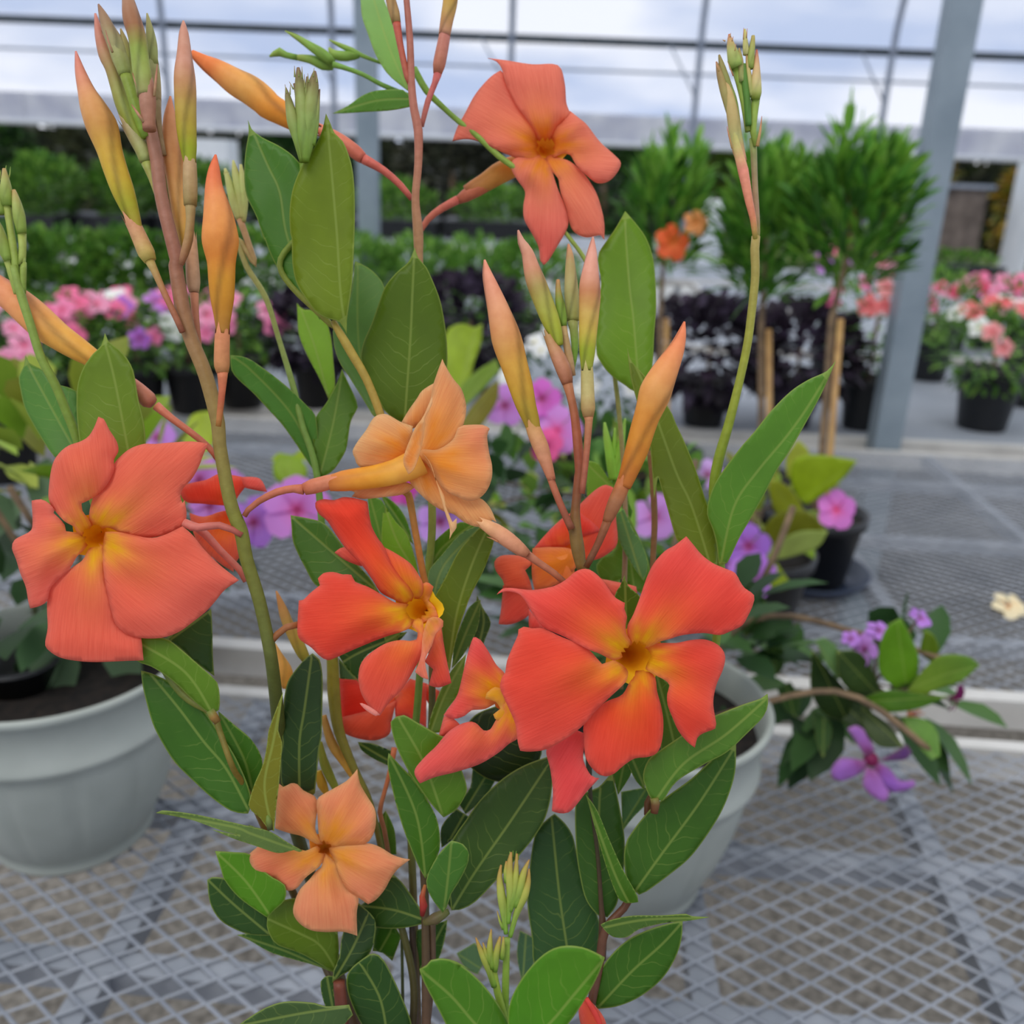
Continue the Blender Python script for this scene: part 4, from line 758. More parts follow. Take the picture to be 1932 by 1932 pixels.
# central upright group
bud(MP, 'A7 55,155,14 75,260,74 105,360,116 150,500,166 188,630,206 212,720,224 238,810,216 272,920,190 320,1080,168 355,1210,142 400,1340,112 430,1480,80', .398, ((226, 150, 122), (222, 150, 118), (222, 156, 112), (212, 150, 90), (212, 160, 66), (200, 156, 54), (170, 146, 44), (160, 120, 50)),
    'A7 545,1760,60 510,1650,88 465,1520,118 420,1410,112 405,1360,108', ((176, 106, 74), (196, 134, 98), (190, 140, 84)), 'B3 690,380,56 600,180,52 540,20,54 A7 545,1750,66', ((120, 68, 44), (150, 78, 54), (176, 104, 72)))
bud(MP, 'A3 300,1678,14 322,1760,56 A7 365,100,92 405,240,134 435,330,146 480,450,138 530,580,128 572,690,100 600,780,60', .402, ((196, 140, 120), (206, 148, 120), (206, 142, 110), (170, 150, 84), (176, 178, 80), (170, 178, 60), (150, 160, 50)),
    'A7 660,1060,80 640,980,110 590,860,106 540,760,76 515,700,64', ((150, 90, 60), (186, 128, 96), (180, 140, 90)), 'B3 765,690,62 740,550,96 715,370,92 720,200,64 745,0,76 A7 750,1700,74 735,1500,72 710,1280,62 680,1140,62 658,1050,78', ((110, 90, 42), (120, 92, 44), (124, 74, 44), (146, 76, 52), (160, 90, 60), (170, 110, 74)))
bud(MP, 'A7 590,300,26 592,380,46 605,480,68 620,570,68 632,640,46', .405, ((190, 140, 90), (130, 156, 60), (126, 160, 60)), ped='A7 700,1000,40 670,860,60 645,720,46 632,640,44', pcol=((176, 140, 100), (180, 150, 100)))
bud(MP, 'A7 666,40,14 676,120,56 682,240,86 688,380,100 694,500,96 698,600,88', .408, ((200, 130, 96), (176, 156, 100), (180, 170, 110), (170, 168, 100), (150, 156, 80)), ped='A7 690,1000,20 708,880,40 714,760,56 704,650,66 698,600,84', pcol=((120, 150, 60), (110, 150, 50), (150, 150, 84)))
bud(MP, 'A7 845,-12,12 838,90,70 828,220,122 822,330,158 822,430,160 816,560,142 808,700,124 803,840,108 800,960,80', .396, ((214, 148, 126), (222, 158, 136), (220, 156, 130), (196, 130, 84), (206, 170, 90), (200, 176, 74), (150, 166, 40), (150, 160, 60)),
    'A7 812,1300,78 810,1240,106 806,1100,98 803,960,92', ((170, 130, 80), (180, 164, 104), (172, 160, 96)), 'A7 765,1860,44 790,1650,46 805,1480,50 815,1330,58 812,1290,76', ((140, 76, 54), (160, 92, 66), (176, 120, 80)))
bud(MP, 'A7 1512,606,14 1490,700,70 1455,800,122 1400,910,180 1345,1020,222 1300,1120,240 1270,1210,214 1240,1290,186 1205,1400,172 1165,1540,160 1115,1680,134 1065,1810,110', .39, ((238, 128, 86), (230, 140, 90), (226, 150, 90), (222, 158, 88), (210, 140, 56), (204, 134, 44), (190, 118, 36), (176, 100, 40)),
    'B3 945,330,64 970,270,90 1010,180,108 1050,90,110 1075,20,104', ((130, 74, 40), (150, 96, 60), (176, 100, 50)), 'B3 795,660,44 830,590,50 890,470,54 950,320,66', ((90, 60, 30), (116, 62, 34), (130, 74, 40)))
rod(MP, 'B3 690,370,60 740,560,60 765,690,62', .41, ((110, 74, 40), (100, 84, 40)), name='stem')
for s in ('A7 930,1340,16 945,1450,54 975,1600,74 1000,1760,76', 'A7 1080,1310,12 1060,1440,46 1030,1600,66 1005,1760,70', 'A7 1005,1380,16 1002,1480,34 1000,1600,50'):
    bud(MP, s, .50, ((150, 190, 80), (136, 186, 60), (120, 170, 50)), seam=.2, n=12)
rod(MP, 'A7 1000,1740,70 1010,1932,60 P 1162,1000,14 1165,1200,12', .505, ((120, 166, 50), (110, 150, 50)), name='stem')
# bottom green clusters
CG = ((170, 130, 70), (166, 170, 76), (140, 164, 70), (110, 150, 50))
for s in ('B7 335,815,12 325,900,38 335,1000,58 348,1090,54 358,1180,36 368,1270,30', 'B7 402,730,12 392,800,42 390,890,58 400,980,60 390,1080,40 380,1200,34', 'B7 440,740,12 435,830,34 430,930,52 415,1030,54 395,1120,36', 'B7 522,780,8 490,850,40 470,930,56 450,1020,60 425,1090,44',
          'B7 520,840,10 515,920,38 490,1010,62 455,1090,52 430,1160,36 395,1290,30', 'B7 370,790,10 368,850,34 374,930,40', 'B7 310,1120,6 325,1180,16 350,1240,22',
          'B7 168,1296,8 195,1370,36 225,1440,48 255,1510,44 290,1620,40', 'B7 270,1240,8 262,1320,34 262,1400,46 275,1500,40', 'B7 330,1290,14 312,1360,42 300,1440,46 295,1520,34', 'B7 350,1290,10 348,1370,30 340,1440,30', 'B7 215,1330,8 235,1400,34 260,1470,34'):
    bud(MP, s, .37, CG, seam=.4, n=12)
for s in ('B7 280,1480,40 310,1650,50 350,1800,50 370,1900,40', 'B7 395,760,8 392,725,2', 'B7 412,760,8 414,720,2', 'B7 430,770,8 436,722,2', 'B7 450,780,8 452,740,2'):
    rod(MP, s, .371, ((140, 160, 60), (120, 150, 50)), name='stem' if '310' in s else 'sepal', n=8)
# yellowed buds by the lower stem
bud(MP, 'B2 275,830,12 300,900,44 330,985,74 365,1080,78 420,1190,84 470,1290,80 510,1360,50', .45, ((196, 140, 84), (190, 150, 80), (176, 150, 60), (130, 136, 44)), seam=.5)
bud(MP, 'B2 266,1215,14 290,1300,66 325,1400,112 345,1470,104 350,1540,60', .452, ((224, 176, 96), (222, 170, 80), (210, 150, 60)), seam=.5)
for s, c in (('P 610,1350,12 625,1400,18 650,1440,14 672,1475,10', ((190, 150, 80), (200, 160, 60))), ('P 603,1400,10 612,1440,18 630,1480,14 650,1520,8', ((150, 160, 60), (130, 150, 50))), ('P 600,1455,14 608,1480,18 618,1500,8', ((206, 170, 50), (190, 160, 50)))):
    bud(MP, s, .46, c, seam=.3, n=12)
# --- leaves
leaf(MP, 'A2 890,0 900,120 940,240 1000,400 1080,530 1180,620 1240,665 1225,560 1190,400 1160,250 1120,130 1070,20 1040,-80 880,-100', 'A2 1240,665 1100,350 960,-90', .47, .5, (120, 164, 88), tipc=(140, 180, 120))
leaf(MP, 'A2 685,828 800,770 900,700 1010,660 1200,655 1250,700 1245,780 1100,806 900,818 780,826', 'A2 1250,720 1000,735 690,827', .46, .5, (88, 138, 46))
leaf(MP, 'A2 68,876 95,940 170,1000 290,1060 380,1120 430,1170 470,1220 560,1400 620,1700 650,1932 A6 560,320 690,560 590,590 560,540 480,470 420,420 320,280 240,130 190,0 A2 190,1760 130,1580 60,1430 42,1280 50,1120 75,960', 'A6 680,590 380,60 A2 300,1400 220,1220 80,900', .425, .43, (76, 128, 48), fold=.16, edge=(190, 200, 110))
leaf(MP, 'A2 638,828 670,900 700,970 760,1030 800,1120 830,1230 845,1380 848,1600 838,1900 A6 840,60 830,300 805,490 790,600 790,700 740,612 640,580 560,530 500,450 430,340 395,200 388,0 A2 378,1700 372,1550 390,1400 430,1280 480,1180 560,1060 610,950', 'A6 785,690 745,400 720,0 A2 700,1500 670,1150 645,880', .412, .405, (112, 134, 34), fold=.18, edge=(200, 190, 60))
leaf(MP, 'A6 1285,65 1310,140 1370,210 1430,340 1470,450 1492,550 1512,680 1522,800 1520,940 1480,1150 1350,1300 1210,1345 1100,1290 1060,1250 1010,1150 960,1050 900,920 890,870 910,760 970,620 1020,480 1070,350 1150,250 1240,170', 'A6 1210,1340 1235,1000 1255,700 1270,350 1284,80', .435, .43, (84, 112, 24), fold=.05, edge=(140, 170, 40))
leaf(MP, 'A6 850,165 940,210 1010,270 1062,350 1080,500 1000,800 980,1050 1010,1310 980,1290 900,1160 800,1000 745,920 700,800 688,680 700,620 760,560 820,400', 'A6 1000,1300 880,800 870,200', .455, .47, (104, 146, 88), edge=(130, 170, 110))
leaf(MP, 'A6 425,470 450,500 480,520 520,520 620,580 670,700 692,900 702,1080 660,1180 640,1130 580,1000 500,850 440,700 430,560', 'A6 660,1175 560,800 450,500', .5, .52, (128, 172, 44))
leaf(MP, 'A6 -60,850 60,870 200,960 330,1060 430,1150 500,1220 560,1290 580,1450 590,1620 590,1740 570,1725 500,1620 420,1500 320,1360 220,1250 100,1120 0,1030 -50,960', 'A6 585,1735 400,1300 60,930 -55,865', .47, .46, (84, 138, 62), fold=.2)
leaf(MP, 'A6 590,1745 540,1450 560,1310 640,1200 720,1050 755,950 800,1050 860,1180 870,1230 820,1330 800,1450 780,1550 700,1680 640,1725', 'A6 590,1740 690,1350 757,960', .465, .475, (86, 128, 34), fold=.12)
leaf(MP, 'A5 765,690 790,750 870,810 930,880 970,960 990,1060 1010,1180 1040,1300 1058,1420 1055,1560 980,1720 880,1760 700,1700 600,1600 580,1470 562,1300 560,1150 570,1050 610,940 680,840 740,780', 'A5 960,1680 880,1250 830,1000 768,760', .42, .42, (106, 134, 38), fold=.14, edge=(190, 190, 70))
leaf(MP, 'A5 185,852 212,905 280,940 330,970 440,1070 500,1085 558,1112 575,1300 575,1490 520,1560 400,1595 350,1530 300,1450 240,1350 180,1230 150,1100 138,1010 175,930', 'A5 540,1530 330,1150 195,900', .435, .44, (88, 136, 70), edge=(170, 190, 120))
leaf(MP, 'B1 1030,1165 1200,1175 1300,1240 1450,1370 1540,1450 1585,1500 1602,1600 1595,1700 1550,1725 1480,1690 1380,1600 1300,1520 1200,1440 1100,1380 1000,1340 980,1250', 'B1 1550,1722 1350,1420 1000,1200', .405, .40, (92, 128, 36), fold=.06)
leaf(MP, 'B1 1028,1412 1100,1430 1250,1500 1400,1600 1500,1720 1570,1820 B5 1600,80 1700,300 1720,420 1700,490 1670,490 1580,470 1450,380 1330,270 1200,140 1110,0 B1 1115,1800 1070,1650 1040,1520', 'B5 1710,480 1550,180 1400,0 B1 1300,1680 1100,1440', .41, .415, (60, 104, 32), fold=.16, edge=(110, 150, 50))
leaf(MP, 'P 412,1342 440,1366 471,1392 490,1420 496,1445 490,1470 478,1500 455,1470 420,1400', 'P 478,1498 460,1430 414,1345', .42, .41, (66, 112, 32))
leaf(MP, 'B1 1200,1180 1400,1060 1540,960 1548,1100 1552,1300 1562,1450 1450,1370 1300,1240', 'B1 1250,1180 1540,970', .43, .44, (54, 90, 42))
leaf(MP, 'B2 540,1285 590,1330 612,1450 612,1650 604,1900 B6 735,40 705,350 690,365 620,330 540,300 490,310 475,280 470,120 485,0 B2 318,1900 325,1720 335,1600 360,1490 420,1400 500,1310', 'B6 600,350 600,0 B2 480,1700 535,1300', .435, .43, (50, 76, 48), fold=.14, edge=(84, 110, 70))
leaf(MP, 'B2 325,1565 305,1720 290,1850 B6 480,0 472,130 460,280 440,440 425,610 380,590 330,520 270,470 250,430 290,290 350,150 380,0 B2 220,1850 280,1680', 'B6 415,600 360,300 420,0 B2 322,1580', .405, .405, (116, 116, 32), fold=.1)
leaf(MP, 'B5 1070,485 1110,470 1300,490 1500,530 1700,575 1816,600 B6 250,570 400,615 520,690 620,745 600,752 560,740 450,760 300,712 150,662 0,600 B5 1640,640 1500,600 1300,530', 'B6 610,748 250,620 B5 1600,580 1080,482', .415, .40, (98, 124, 76), fold=.25, edge=(130, 140, 80))
leaf(MP, 'B6 22,748 150,755 260,770 330,860 420,930 500,980 500,1080 430,1150 380,1203 300,1150 180,1060 90,950 55,850', 'B6 400,1190 230,950 30,755', .425, .42, (82, 134, 24), edge=(150, 180, 60))
leaf(MP, 'P 391,1660 400,1655 430,1660 455,1690 505,1730 512,1765 480,1764 450,1756 415,1735 396,1702', 'P 508,1762 440,1705 393,1660', .435, .43, (48, 80, 36))
leaf(MP, 'B6 378,1205 425,1130 500,1082 570,1070 620,1150 700,1250 860,1290 870,1440 850,1590 720,1510 600,1445 450,1390 400,1330 375,1260', 'B6 850,1560 740,1390 600,1310 382,1210', .445, .432, (92, 120, 34), fold=.1)
leaf(MP, 'B6 175,1322 380,1308 500,1390 640,1450 760,1510 830,1580 720,1535 560,1490 400,1440 260,1360', 'B6 820,1575 500,1430 180,1322', .455, .45, (58, 98, 40))
leaf(MP, 'B6 900,1300 1000,1100 1110,1205 1118,1310 1085,1440 985,1540 880,1605 822,1652 835,1560 870,1480', 'B6 825,1648 960,1420 1060,1200', .435, .44, (46, 74, 42), fold=.12, edge=(130, 160, 60))
leaf(MP, 'B6 980,1150 1100,1050 1230,900 1300,960 1400,1100 1490,1235 1300,1275 1100,1262', 'B6 1485,1230 1250,1150 1000,1120', .44, .45, (50, 82, 34), fold=.12)
leaf(MP, 'B6 1210,75 1280,150 1400,280 1500,440 1550,560 1562,720 1510,860 1462,935 1400,820 1300,560 1230,300 1203,150', 'B6 1462,930 1400,500 1215,90', .425, .42, (66, 110, 30), fold=.12)
leaf(MP, 'P 737,1362 748,1352 762,1349 790,1365 825,1385 850,1400 870,1450 880,1480 879,1498 862,1526 837,1542 813,1516 785,1477 763,1441 745,1400', 'P 836,1540 800,1440 752,1354', .415, .405, (88, 128, 40), fold=.1, edge=(120, 160, 60))
leaf(MP, 'B6 1640,676 1720,700 1762,770 1742,860 1685,970 1640,1040 1610,1130 1580,1170 1540,1120 1490,1040 1468,950 1500,860 1560,760', 'B6 1590,1150 1620,900 1640,690', .415, .405, (74, 120, 54), fold=.1)
leaf(MP, 'B7 670,90 500,150 350,240 200,380 100,520 30,620 -20,740 -10,950 5,1115 60,1112 160,1062 300,920 450,760 600,560 660,390 680,200', 'B7 10,1110 170,850 400,520 640,160', .43, .44, (58, 86, 42), fold=.16, edge=(80, 110, 60))
leaf(MP, 'B7 690,475 760,540 810,620 838,740 880,900 970,1140 988,1200 982,1350 995,1430 900,1500 700,1560 560,1480 540,1300 508,1050 528,800 560,620 620,530', 'B7 790,1540 770,1350 720,1000 670,500', .45, .455, (52, 86, 52), fold=.14, edge=(80, 110, 70))
leaf(MP, 'B7 830,400 900,330 980,300 1070,200 1115,400 1152,620 1152,800 1130,950 1100,1080 1040,1162 980,1150 900,1050 860,900 832,700', 'B7 1010,1160 980,700 990,310', .435, .44, (56, 94, 40), fold=.14, edge=(84, 120, 60))
leaf(MP, 'B7 895,345 970,450 1050,640 1140,840 1240,1020 1245,1060 1200,1068 1120,1045 1050,880 980,650 920,430', 'B7 1180,1060 1080,850 900,360', .42, .41, (72, 114, 34), fold=.2, edge=(100, 140, 50))
leaf(MP, 'B7 1892,8 1886,200 1832,380 1750,540 1600,750 1450,880 1300,990 1250,1012 1218,985 1175,950 1150,790 1160,680 1200,600 1320,450 1420,370 1600,240 1750,100', 'B7 1225,985 1400,740 1650,400 1885,30', .425, .43, (58, 98, 30), fold=.14, edge=(100, 130, 50))
leaf(MP, 'P 1448,1309 1435,1318 1400,1330 1350,1350 1310,1372 1277,1394 1246,1415 1223,1434 1213,1462 1217,1482 1229,1507 1252,1510 1277,1474 1330,1441 1370,1420 1405,1388 1440,1352 1449,1328', 'P 1238,1508 1290,1440 1370,1385 1448,1316', .405, .40, (84, 126, 50), fold=.1)
leaf(MP, 'B7 995,1210 1060,1180 1200,1152 1400,1150 1560,1140 1600,1155 1712,1160 1640,1175 1560,1186 1400,1202 1250,1240 1170,1292 1080,1292 1020,1245', 'B7 1030,1225 1300,1175 1700,1163', .415, .40, (74, 106, 52), fold=.2)
leaf(MP, 'B7 1538,1185 1532,1300 1490,1430 1400,1570 1250,1690 1100,1752 970,1768 955,1700 980,1550 1050,1430 1150,1330 1250,1270 1400,1215', 'B7 972,1765 1200,1520 1400,1340 1533,1195', .425, .42, (58, 102, 26), fold=.12, edge=(90, 130, 40))
leaf(MP, 'B7 1022,1428 950,1390 870,1360 770,1350 680,1370 590,1430 500,1530 430,1640 388,1750 382,1880 420,2060 600,2080 780,1869 900,1690 980,1540', 'B7 420,2060 640,1880 820,1670 1018,1432', .36, .35, (74, 132, 24), fold=.1, edge=(150, 180, 40), tipc=(84, 136, 30))
leaf(MP, 'B6 1422,1556 1470,1530 1500,1495 1560,1483 1660,1500 1770,1560 B7 0,1445 80,1485 180,1570 260,1660 330,1760 390,1869 410,1990 300,2080 B6 1760,2130 1640,2000 1560,1850 1450,1640', 'B7 400,2000 200,1900 B6 1640,1740 1430,1560', .365, .355, (74, 124, 32), fold=.1, edge=(170, 180, 50))
leaf(MP, 'A3 1080,1540 1150,1620 1230,1730 A7 1280,130 1300,300 1306,500 1292,700 1285,850 1268,1000 1230,1090 1150,1115 1080,1070 980,1000 900,900 868,800 880,500 905,320 885,200 890,100 1000,-60', 'A7 1180,1110 1140,600 1110,350 1080,-60 1082,-190', .47, .48, (104, 142, 36), fold=.15, edge=(130, 164, 60))
leaf(MP, 'A7 1095,798 1130,900 1230,1010 1400,1240 1450,1350 1520,1500 1600,1700 1675,1932 B3 1720,300 1752,430 1752,650 1650,600 1560,540 1470,480 1430,380 1380,200 1320,0 A7 1290,1900 1262,1520 1220,1380 1150,1130 1115,980', 'B3 1700,640 1560,200 A7 1450,1700 1250,1150 1100,810', .425, .43, (104, 124, 34), fold=.1, edge=(160, 170, 60))
leaf(MP, 'P 1577,680 1560,700 1524,717 1491,739 1455,775 1422,816 1400,841 1370,880 1350,910 1338,940 1334,970 1345,1000 1352,1030 1356,1068 1372,1062 1395,1015 1414,982 1441,935 1463,891 1491,849 1527,786 1549,745 1565,709', 'P 1360,1062 1385,955 1428,890 1483,824 1524,767 1575,683', .42, .40, (90, 138, 52), fold=.22, edge=(150, 180, 90))
leaf(MP, 'B2 380,278 550,310 640,350 760,500 870,640 955,735 1000,800 1030,850 950,815 850,765 760,800 580,800 480,650 400,480 388,380', 'B2 1000,820 700,560 390,290', .43, .435, (72, 116, 44), fold=.2, edge=(110, 140, 70))
leaf(MP, 'B2 1840,298 1872,420 1800,650 1700,850 1650,980 1580,1200 1540,1420 1500,1300 1480,1100 1450,1000 1418,912 1500,750 1600,550 1700,430 1780,350', 'B2 1530,1400 1590,1000 1700,640 1845,310', .43, .43, (94, 118, 28), fold=.12, edge=(130, 150, 50))
leaf(MP, 'B2 1385,690 1480,570 1600,430 1700,370 1790,350 1650,530 1500,750 1418,912 1390,830', 'B2 1415,900 1500,640 1770,360', .44, .45, (96, 136, 96), fold=.15)
leaf(MP, 'B2 1368,720 1368,560 1480,420 1620,328 1730,360 1600,450 1480,590 1400,700', 'B2 1370,710 1480,520 1700,350', .45, .46, (90, 134, 34))
leaf(MP, 'B2 940,140 1010,150 1070,210 1065,350 1070,520 1000,440 960,330', 'B2 1050,500 1000,300 960,150', .47, .47, (92, 142, 60)); leaf(MP, 'B2 1058,195 1150,330 1230,420 1290,600 1315,720 1180,620 1050,520', 'B2 1300,700 1150,450 1065,210', .465, .47, (114, 160, 40)); leaf(MP, 'B2 1040,130 1130,180 1220,300 1275,490 1180,400 1100,280', 'B2 1270,480 1160,300 1050,140', .475, .48, (76, 126, 30))
leaf(MP, 'B2 1555,1395 1580,1200 1680,950 1765,895 1755,1050 1720,1160 1650,1280 1590,1360', 'B2 1560,1390 1660,1130 1760,905', .45, .46, (76, 112, 50))
leaf(MP, 'B2 1380,1870 1400,1750 1470,1560 1560,1400 1660,1290 1610,1560 1500,1730 1480,1860', 'B2 1400,1860 1500,1600 1650,1310', .43, .44, (94, 126, 40), fold=.15)
leaf(MP, 'B2 730,1300 830,1250 1080,1150 1230,1130 1150,1210 980,1270 900,1350 870,1480 780,1380', 'B2 1220,1140 900,1270 760,1350', .46, .46, (46, 80, 26)); leaf(MP, 'B2 730,1320 800,1400 880,1500 870,1480 740,1470', 'B2 740,1340 860,1480', .465, .465, (84, 116, 84))
leaf(MP, 'B6 1000,0 1100,10 1230,60 1215,165 1100,110 1020,50', 'B6 1010,10 1200,120', .47, .47, (50, 84, 46)); leaf(MP, 'B6 1190,470 1250,600 1265,770 1185,745 1140,560', 'B6 1200,740 1190,500', .465, .465, (78, 120, 44))
leaf(MP, 'B7 160,150 300,80 390,-10 350,140 240,350 100,480 50,400 130,300', 'B7 90,460 250,200 380,0', .47, .48, (52, 86, 50)); leaf(MP, 'B7 40,440 130,500 80,560 10,650 -60,700 -60,560', 'B7 0,640 90,480', .455, .46, (44, 76, 40))
leaf(MP, 'B7 1130,330 1300,300 1320,380 1210,500 1140,590', 'B7 1140,560 1290,320', .47, .47, (76, 116, 76)); leaf(MP, 'B7 1065,170 1170,120 1200,200 1110,350', 'B7 1110,330 1150,140', .445, .445, (70, 120, 30)); leaf(MP, 'B7 1165,130 1220,60 1340,90 1290,230 1290,320 1230,260', 'B7 1290,310 1200,100', .44, .44, (64, 108, 28))
leaf(MP, 'B3 1290,1420 1370,1480 1410,1520 1400,1660 1450,1800 1550,1932 1500,2010 1340,2010 1330,1800 1280,1600', 'B3 1450,2000 1380,1700 1310,1440', .44, .44, (78, 112, 30)); leaf(MP, 'B3 1075,715 1100,790 1180,860 1200,890 1160,1000 1120,1100 1090,1200 1050,1000 1000,880 1040,800', 'B3 1090,1180 1078,730', .415, .41, (72, 106, 34))
leaf(MP, 'B3 870,640 940,570 1010,520 1020,330 1090,250 1200,480 1260,680 1210,860 1100,790 1060,740 980,770 900,740', 'B3 1150,850 1080,270', .49, .5, (92, 132, 40)); leaf(MP, 'B3 1015,270 1070,230 1140,390 1200,480 1245,640 1215,760 1130,640 1030,450', 'B3 1200,740 1050,260', .475, .48, (92, 136, 92))
leaf(MP, 'A7 800,1620 880,1640 960,1750 1010,1830 930,1810 860,1860 800,1880', 'A7 990,1825 810,1650', .5, .5, (118, 160, 60)); leaf(MP, 'A7 1080,1750 1110,1932 B3 1135,250 1110,330 1060,240 1040,100', 'B3 1100,300 A7 1085,1780', .51, .51, (74, 126, 40))
leaf(MP, 'B6 190,1932 350,1830 500,1780 700,1788 780,1812 940,1800 965,1870 900,1940 850,2000 300,2010', 'B6 950,1810 600,1860 200,1940', .41, .41, (66, 92, 58), fold=.14); leaf(MP, 'B6 925,1600 1040,1480 1110,1450 1180,1500 1280,1700 1360,1900 1375,2000 1100,2010 960,1800', 'B6 1200,2000 1150,1750 1020,1520', .435, .43, (44, 78, 34), fold=.14)
leaf(MP, 'B6 1100,1430 1130,1220 1260,1275 1295,1330 1235,1500 1170,1445', 'B6 1150,1430 1230,1290', .455, .455, (60, 104, 24)); leaf(MP, 'B6 1400,1290 1500,1260 1612,1220 1595,1350 1545,1500 1450,1570 1395,1650', 'B6 1405,1600 1590,1250', .455, .455, (46, 84, 24)); leaf(MP, 'B6 745,1640 800,1600 850,1610 830,1700 850,1800 800,1860 760,1760', 'B6 830,1830 790,1620', .44, .44, (50, 84, 36))
leaf(MP, 'B7 -60,1000 30,900 130,1040 60,1112 10,1110', 'B7 10,1100 30,930', .46, .46, (46, 76, 40)); leaf(MP, 'B7 460,1250 560,1300 545,1500 470,1580 440,1400', 'B7 480,1570 500,1280', .5, .5, (70, 104, 84)); leaf(MP, 'B7 40,1400 160,1330 230,1420 180,1540 100,1500', 'B7 200,1500 60,1410', .52, .52, (96, 130, 104))
leaf(MP, 'B3 0,860 40,950 100,1060 60,1180 20,1300 -40,1400 -60,1200 -20,1000', 'B3 -30,1380 50,1050 10,880', .46, .47, (56, 90, 44)); leaf(MP, 'B2 1060,1140 1180,1130 1150,1200 1070,1210', 'B2 1070,1200 1170,1140', .455, .455, (100, 124, 50))
leaf(MP, 'P 870,1400 895,1350 960,1325 1020,1400 1005,1450 940,1475 885,1445', 'P 880,1430 1000,1370', .46, .462, (38, 56, 26))
# --- flowers: each flower is a tube with petals
def flower(cen, d0, tube, tubed, tcols, calyx=None, ccol=None, ped=None, pcol=None, cd=None, throat=None, tr=.0065, label=None):
    f = rod(MP, tube, tubed, tcols, 'flower', n=20, ridge=.05, twist=.2, seam=.3, m=M_BUD, label=label)
    c = cd if cd else (tubed[-1] if isinstance(tubed, tuple) else tubed)
    if calyx: rod(f, calyx, c, ccol, 'calyx', n=15, teeth=1.6)
    if ped: rod(f, ped, c, pcol, 'flower_stalk', n=12)
    if throat:
        cx, cy = pts(cen)[0][:2]; V = []; Fc = []; C = []; n = 30
        pz = lambda q: .012*math.exp(-(q*tr/(tr*1.0))**2)
        prof = [(0, .026), (.3, .021), (.52, .0155), (.68, pz(.68)+.002), (.9, pz(.9)+.001), (1.4, pz(1.4)+.0018)]
        tcx, tcy = throat[2] if len(throat) > 2 else (0, 0)
        for i, (rr, z) in enumerate(prof):
            for j in range(n):
                a = 2*math.pi*j/n; r = rr*tr*(1+.1*math.cos(5*a)*(i/5)); dd = d0+z
                q = P(cx+tcx*z/.02, cy+tcy*z/.02, dd); V.append(q+R*(r*math.cos(a))+U*(r*math.sin(a)))
                C.append(mixc(lg(throat[0]), lg(throat[1]), i/5))
        for i in range(len(prof)-1):
            for j in range(n): a = i*n+j; b = i*n+(j+1) % n; Fc.append((a, b, b+n, a+n))
        newobj('throat', V, Fc, M_BUD, f, True, C)
    return f
CORAL, RED, YEL = (238, 104, 72), (236, 74, 52), (240, 160, 30)
# F1 top
f = flower('A3 500,1080', .47, 'A3 470,1100,90 330,1180,130 250,1220,150 150,1270,150 60,1330,130 -20,1370,110 -80,1400,90', (.492, .49, .49), ((226, 140, 40), (222, 160, 66), (196, 140, 60), (176, 110, 70)),
           'A2 1600,1460,60 1650,1430,90 1740,1380,104 1850,1310,112', ((170, 90, 66), (196, 110, 70)), 'A2 1315,1705,36 1380,1600,48 1480,1520,56 1600,1455,64', ((176, 96, 70), (190, 96, 80)), throat=((238, 150, 40), (250, 176, 50)), tr=.008, label='orange coral flower, topmost')
kw = dict(cen='A3 500,1080', lite=0.13, d0=.465, rad=.008, hole=0.0048, thr=(240, 150, 40), thrr=.013)
petal(f, 'A3 80,425 200,440 400,470 550,468 610,500 640,620 652,760 690,840 640,880 580,920 540,1000 510,1070 470,1060 440,1000 420,950 340,840 270,740 210,610 180,500 140,445', col=(240, 114, 82), off=-.001, patch=(236, 104, 74), **kw)
petal(f, 'A2 1912,515 1860,545 1800,600 1720,700 1650,830 1600,920 1560,1028 1650,1012 1750,1030 1850,1075 1960,1125 2050,1160 2180,1170 2230,1100 2180,970 2110,860 2020,720 1950,610 1935,540', col=(240, 112, 80), off=.002, **kw)
petal(f, 'A3 250,1190 290,1150 400,1155 470,1120 520,1180 550,1260 590,1380 640,1500 666,1620 640,1700 600,1770 520,1900 485,1932 462,1900 450,1800 400,1700 345,1600 338,1500 350,1400 300,1320 258,1250', col=(238, 112, 84), off=.0, patch=(230, 70, 52), **kw)
petal(f, 'A3 500,1180 520,1120 590,1150 680,1180 780,1270 860,1390 900,1500 926,1620 928,1750 900,1715 800,1732 720,1700 680,1640 652,1520 610,1400 590,1300 545,1250', col=(240, 116, 80), off=.001, **kw)
petal(f, 'A3 500,1060 560,1150 620,1120 680,1130 720,1200 800,1280 880,1335 960,1320 1020,1260 1048,1190 1000,1130 900,1040 830,950 790,900 740,860 680,810 630,870 580,920 530,1000', col=(240, 114, 84), off=-.0005, **kw)
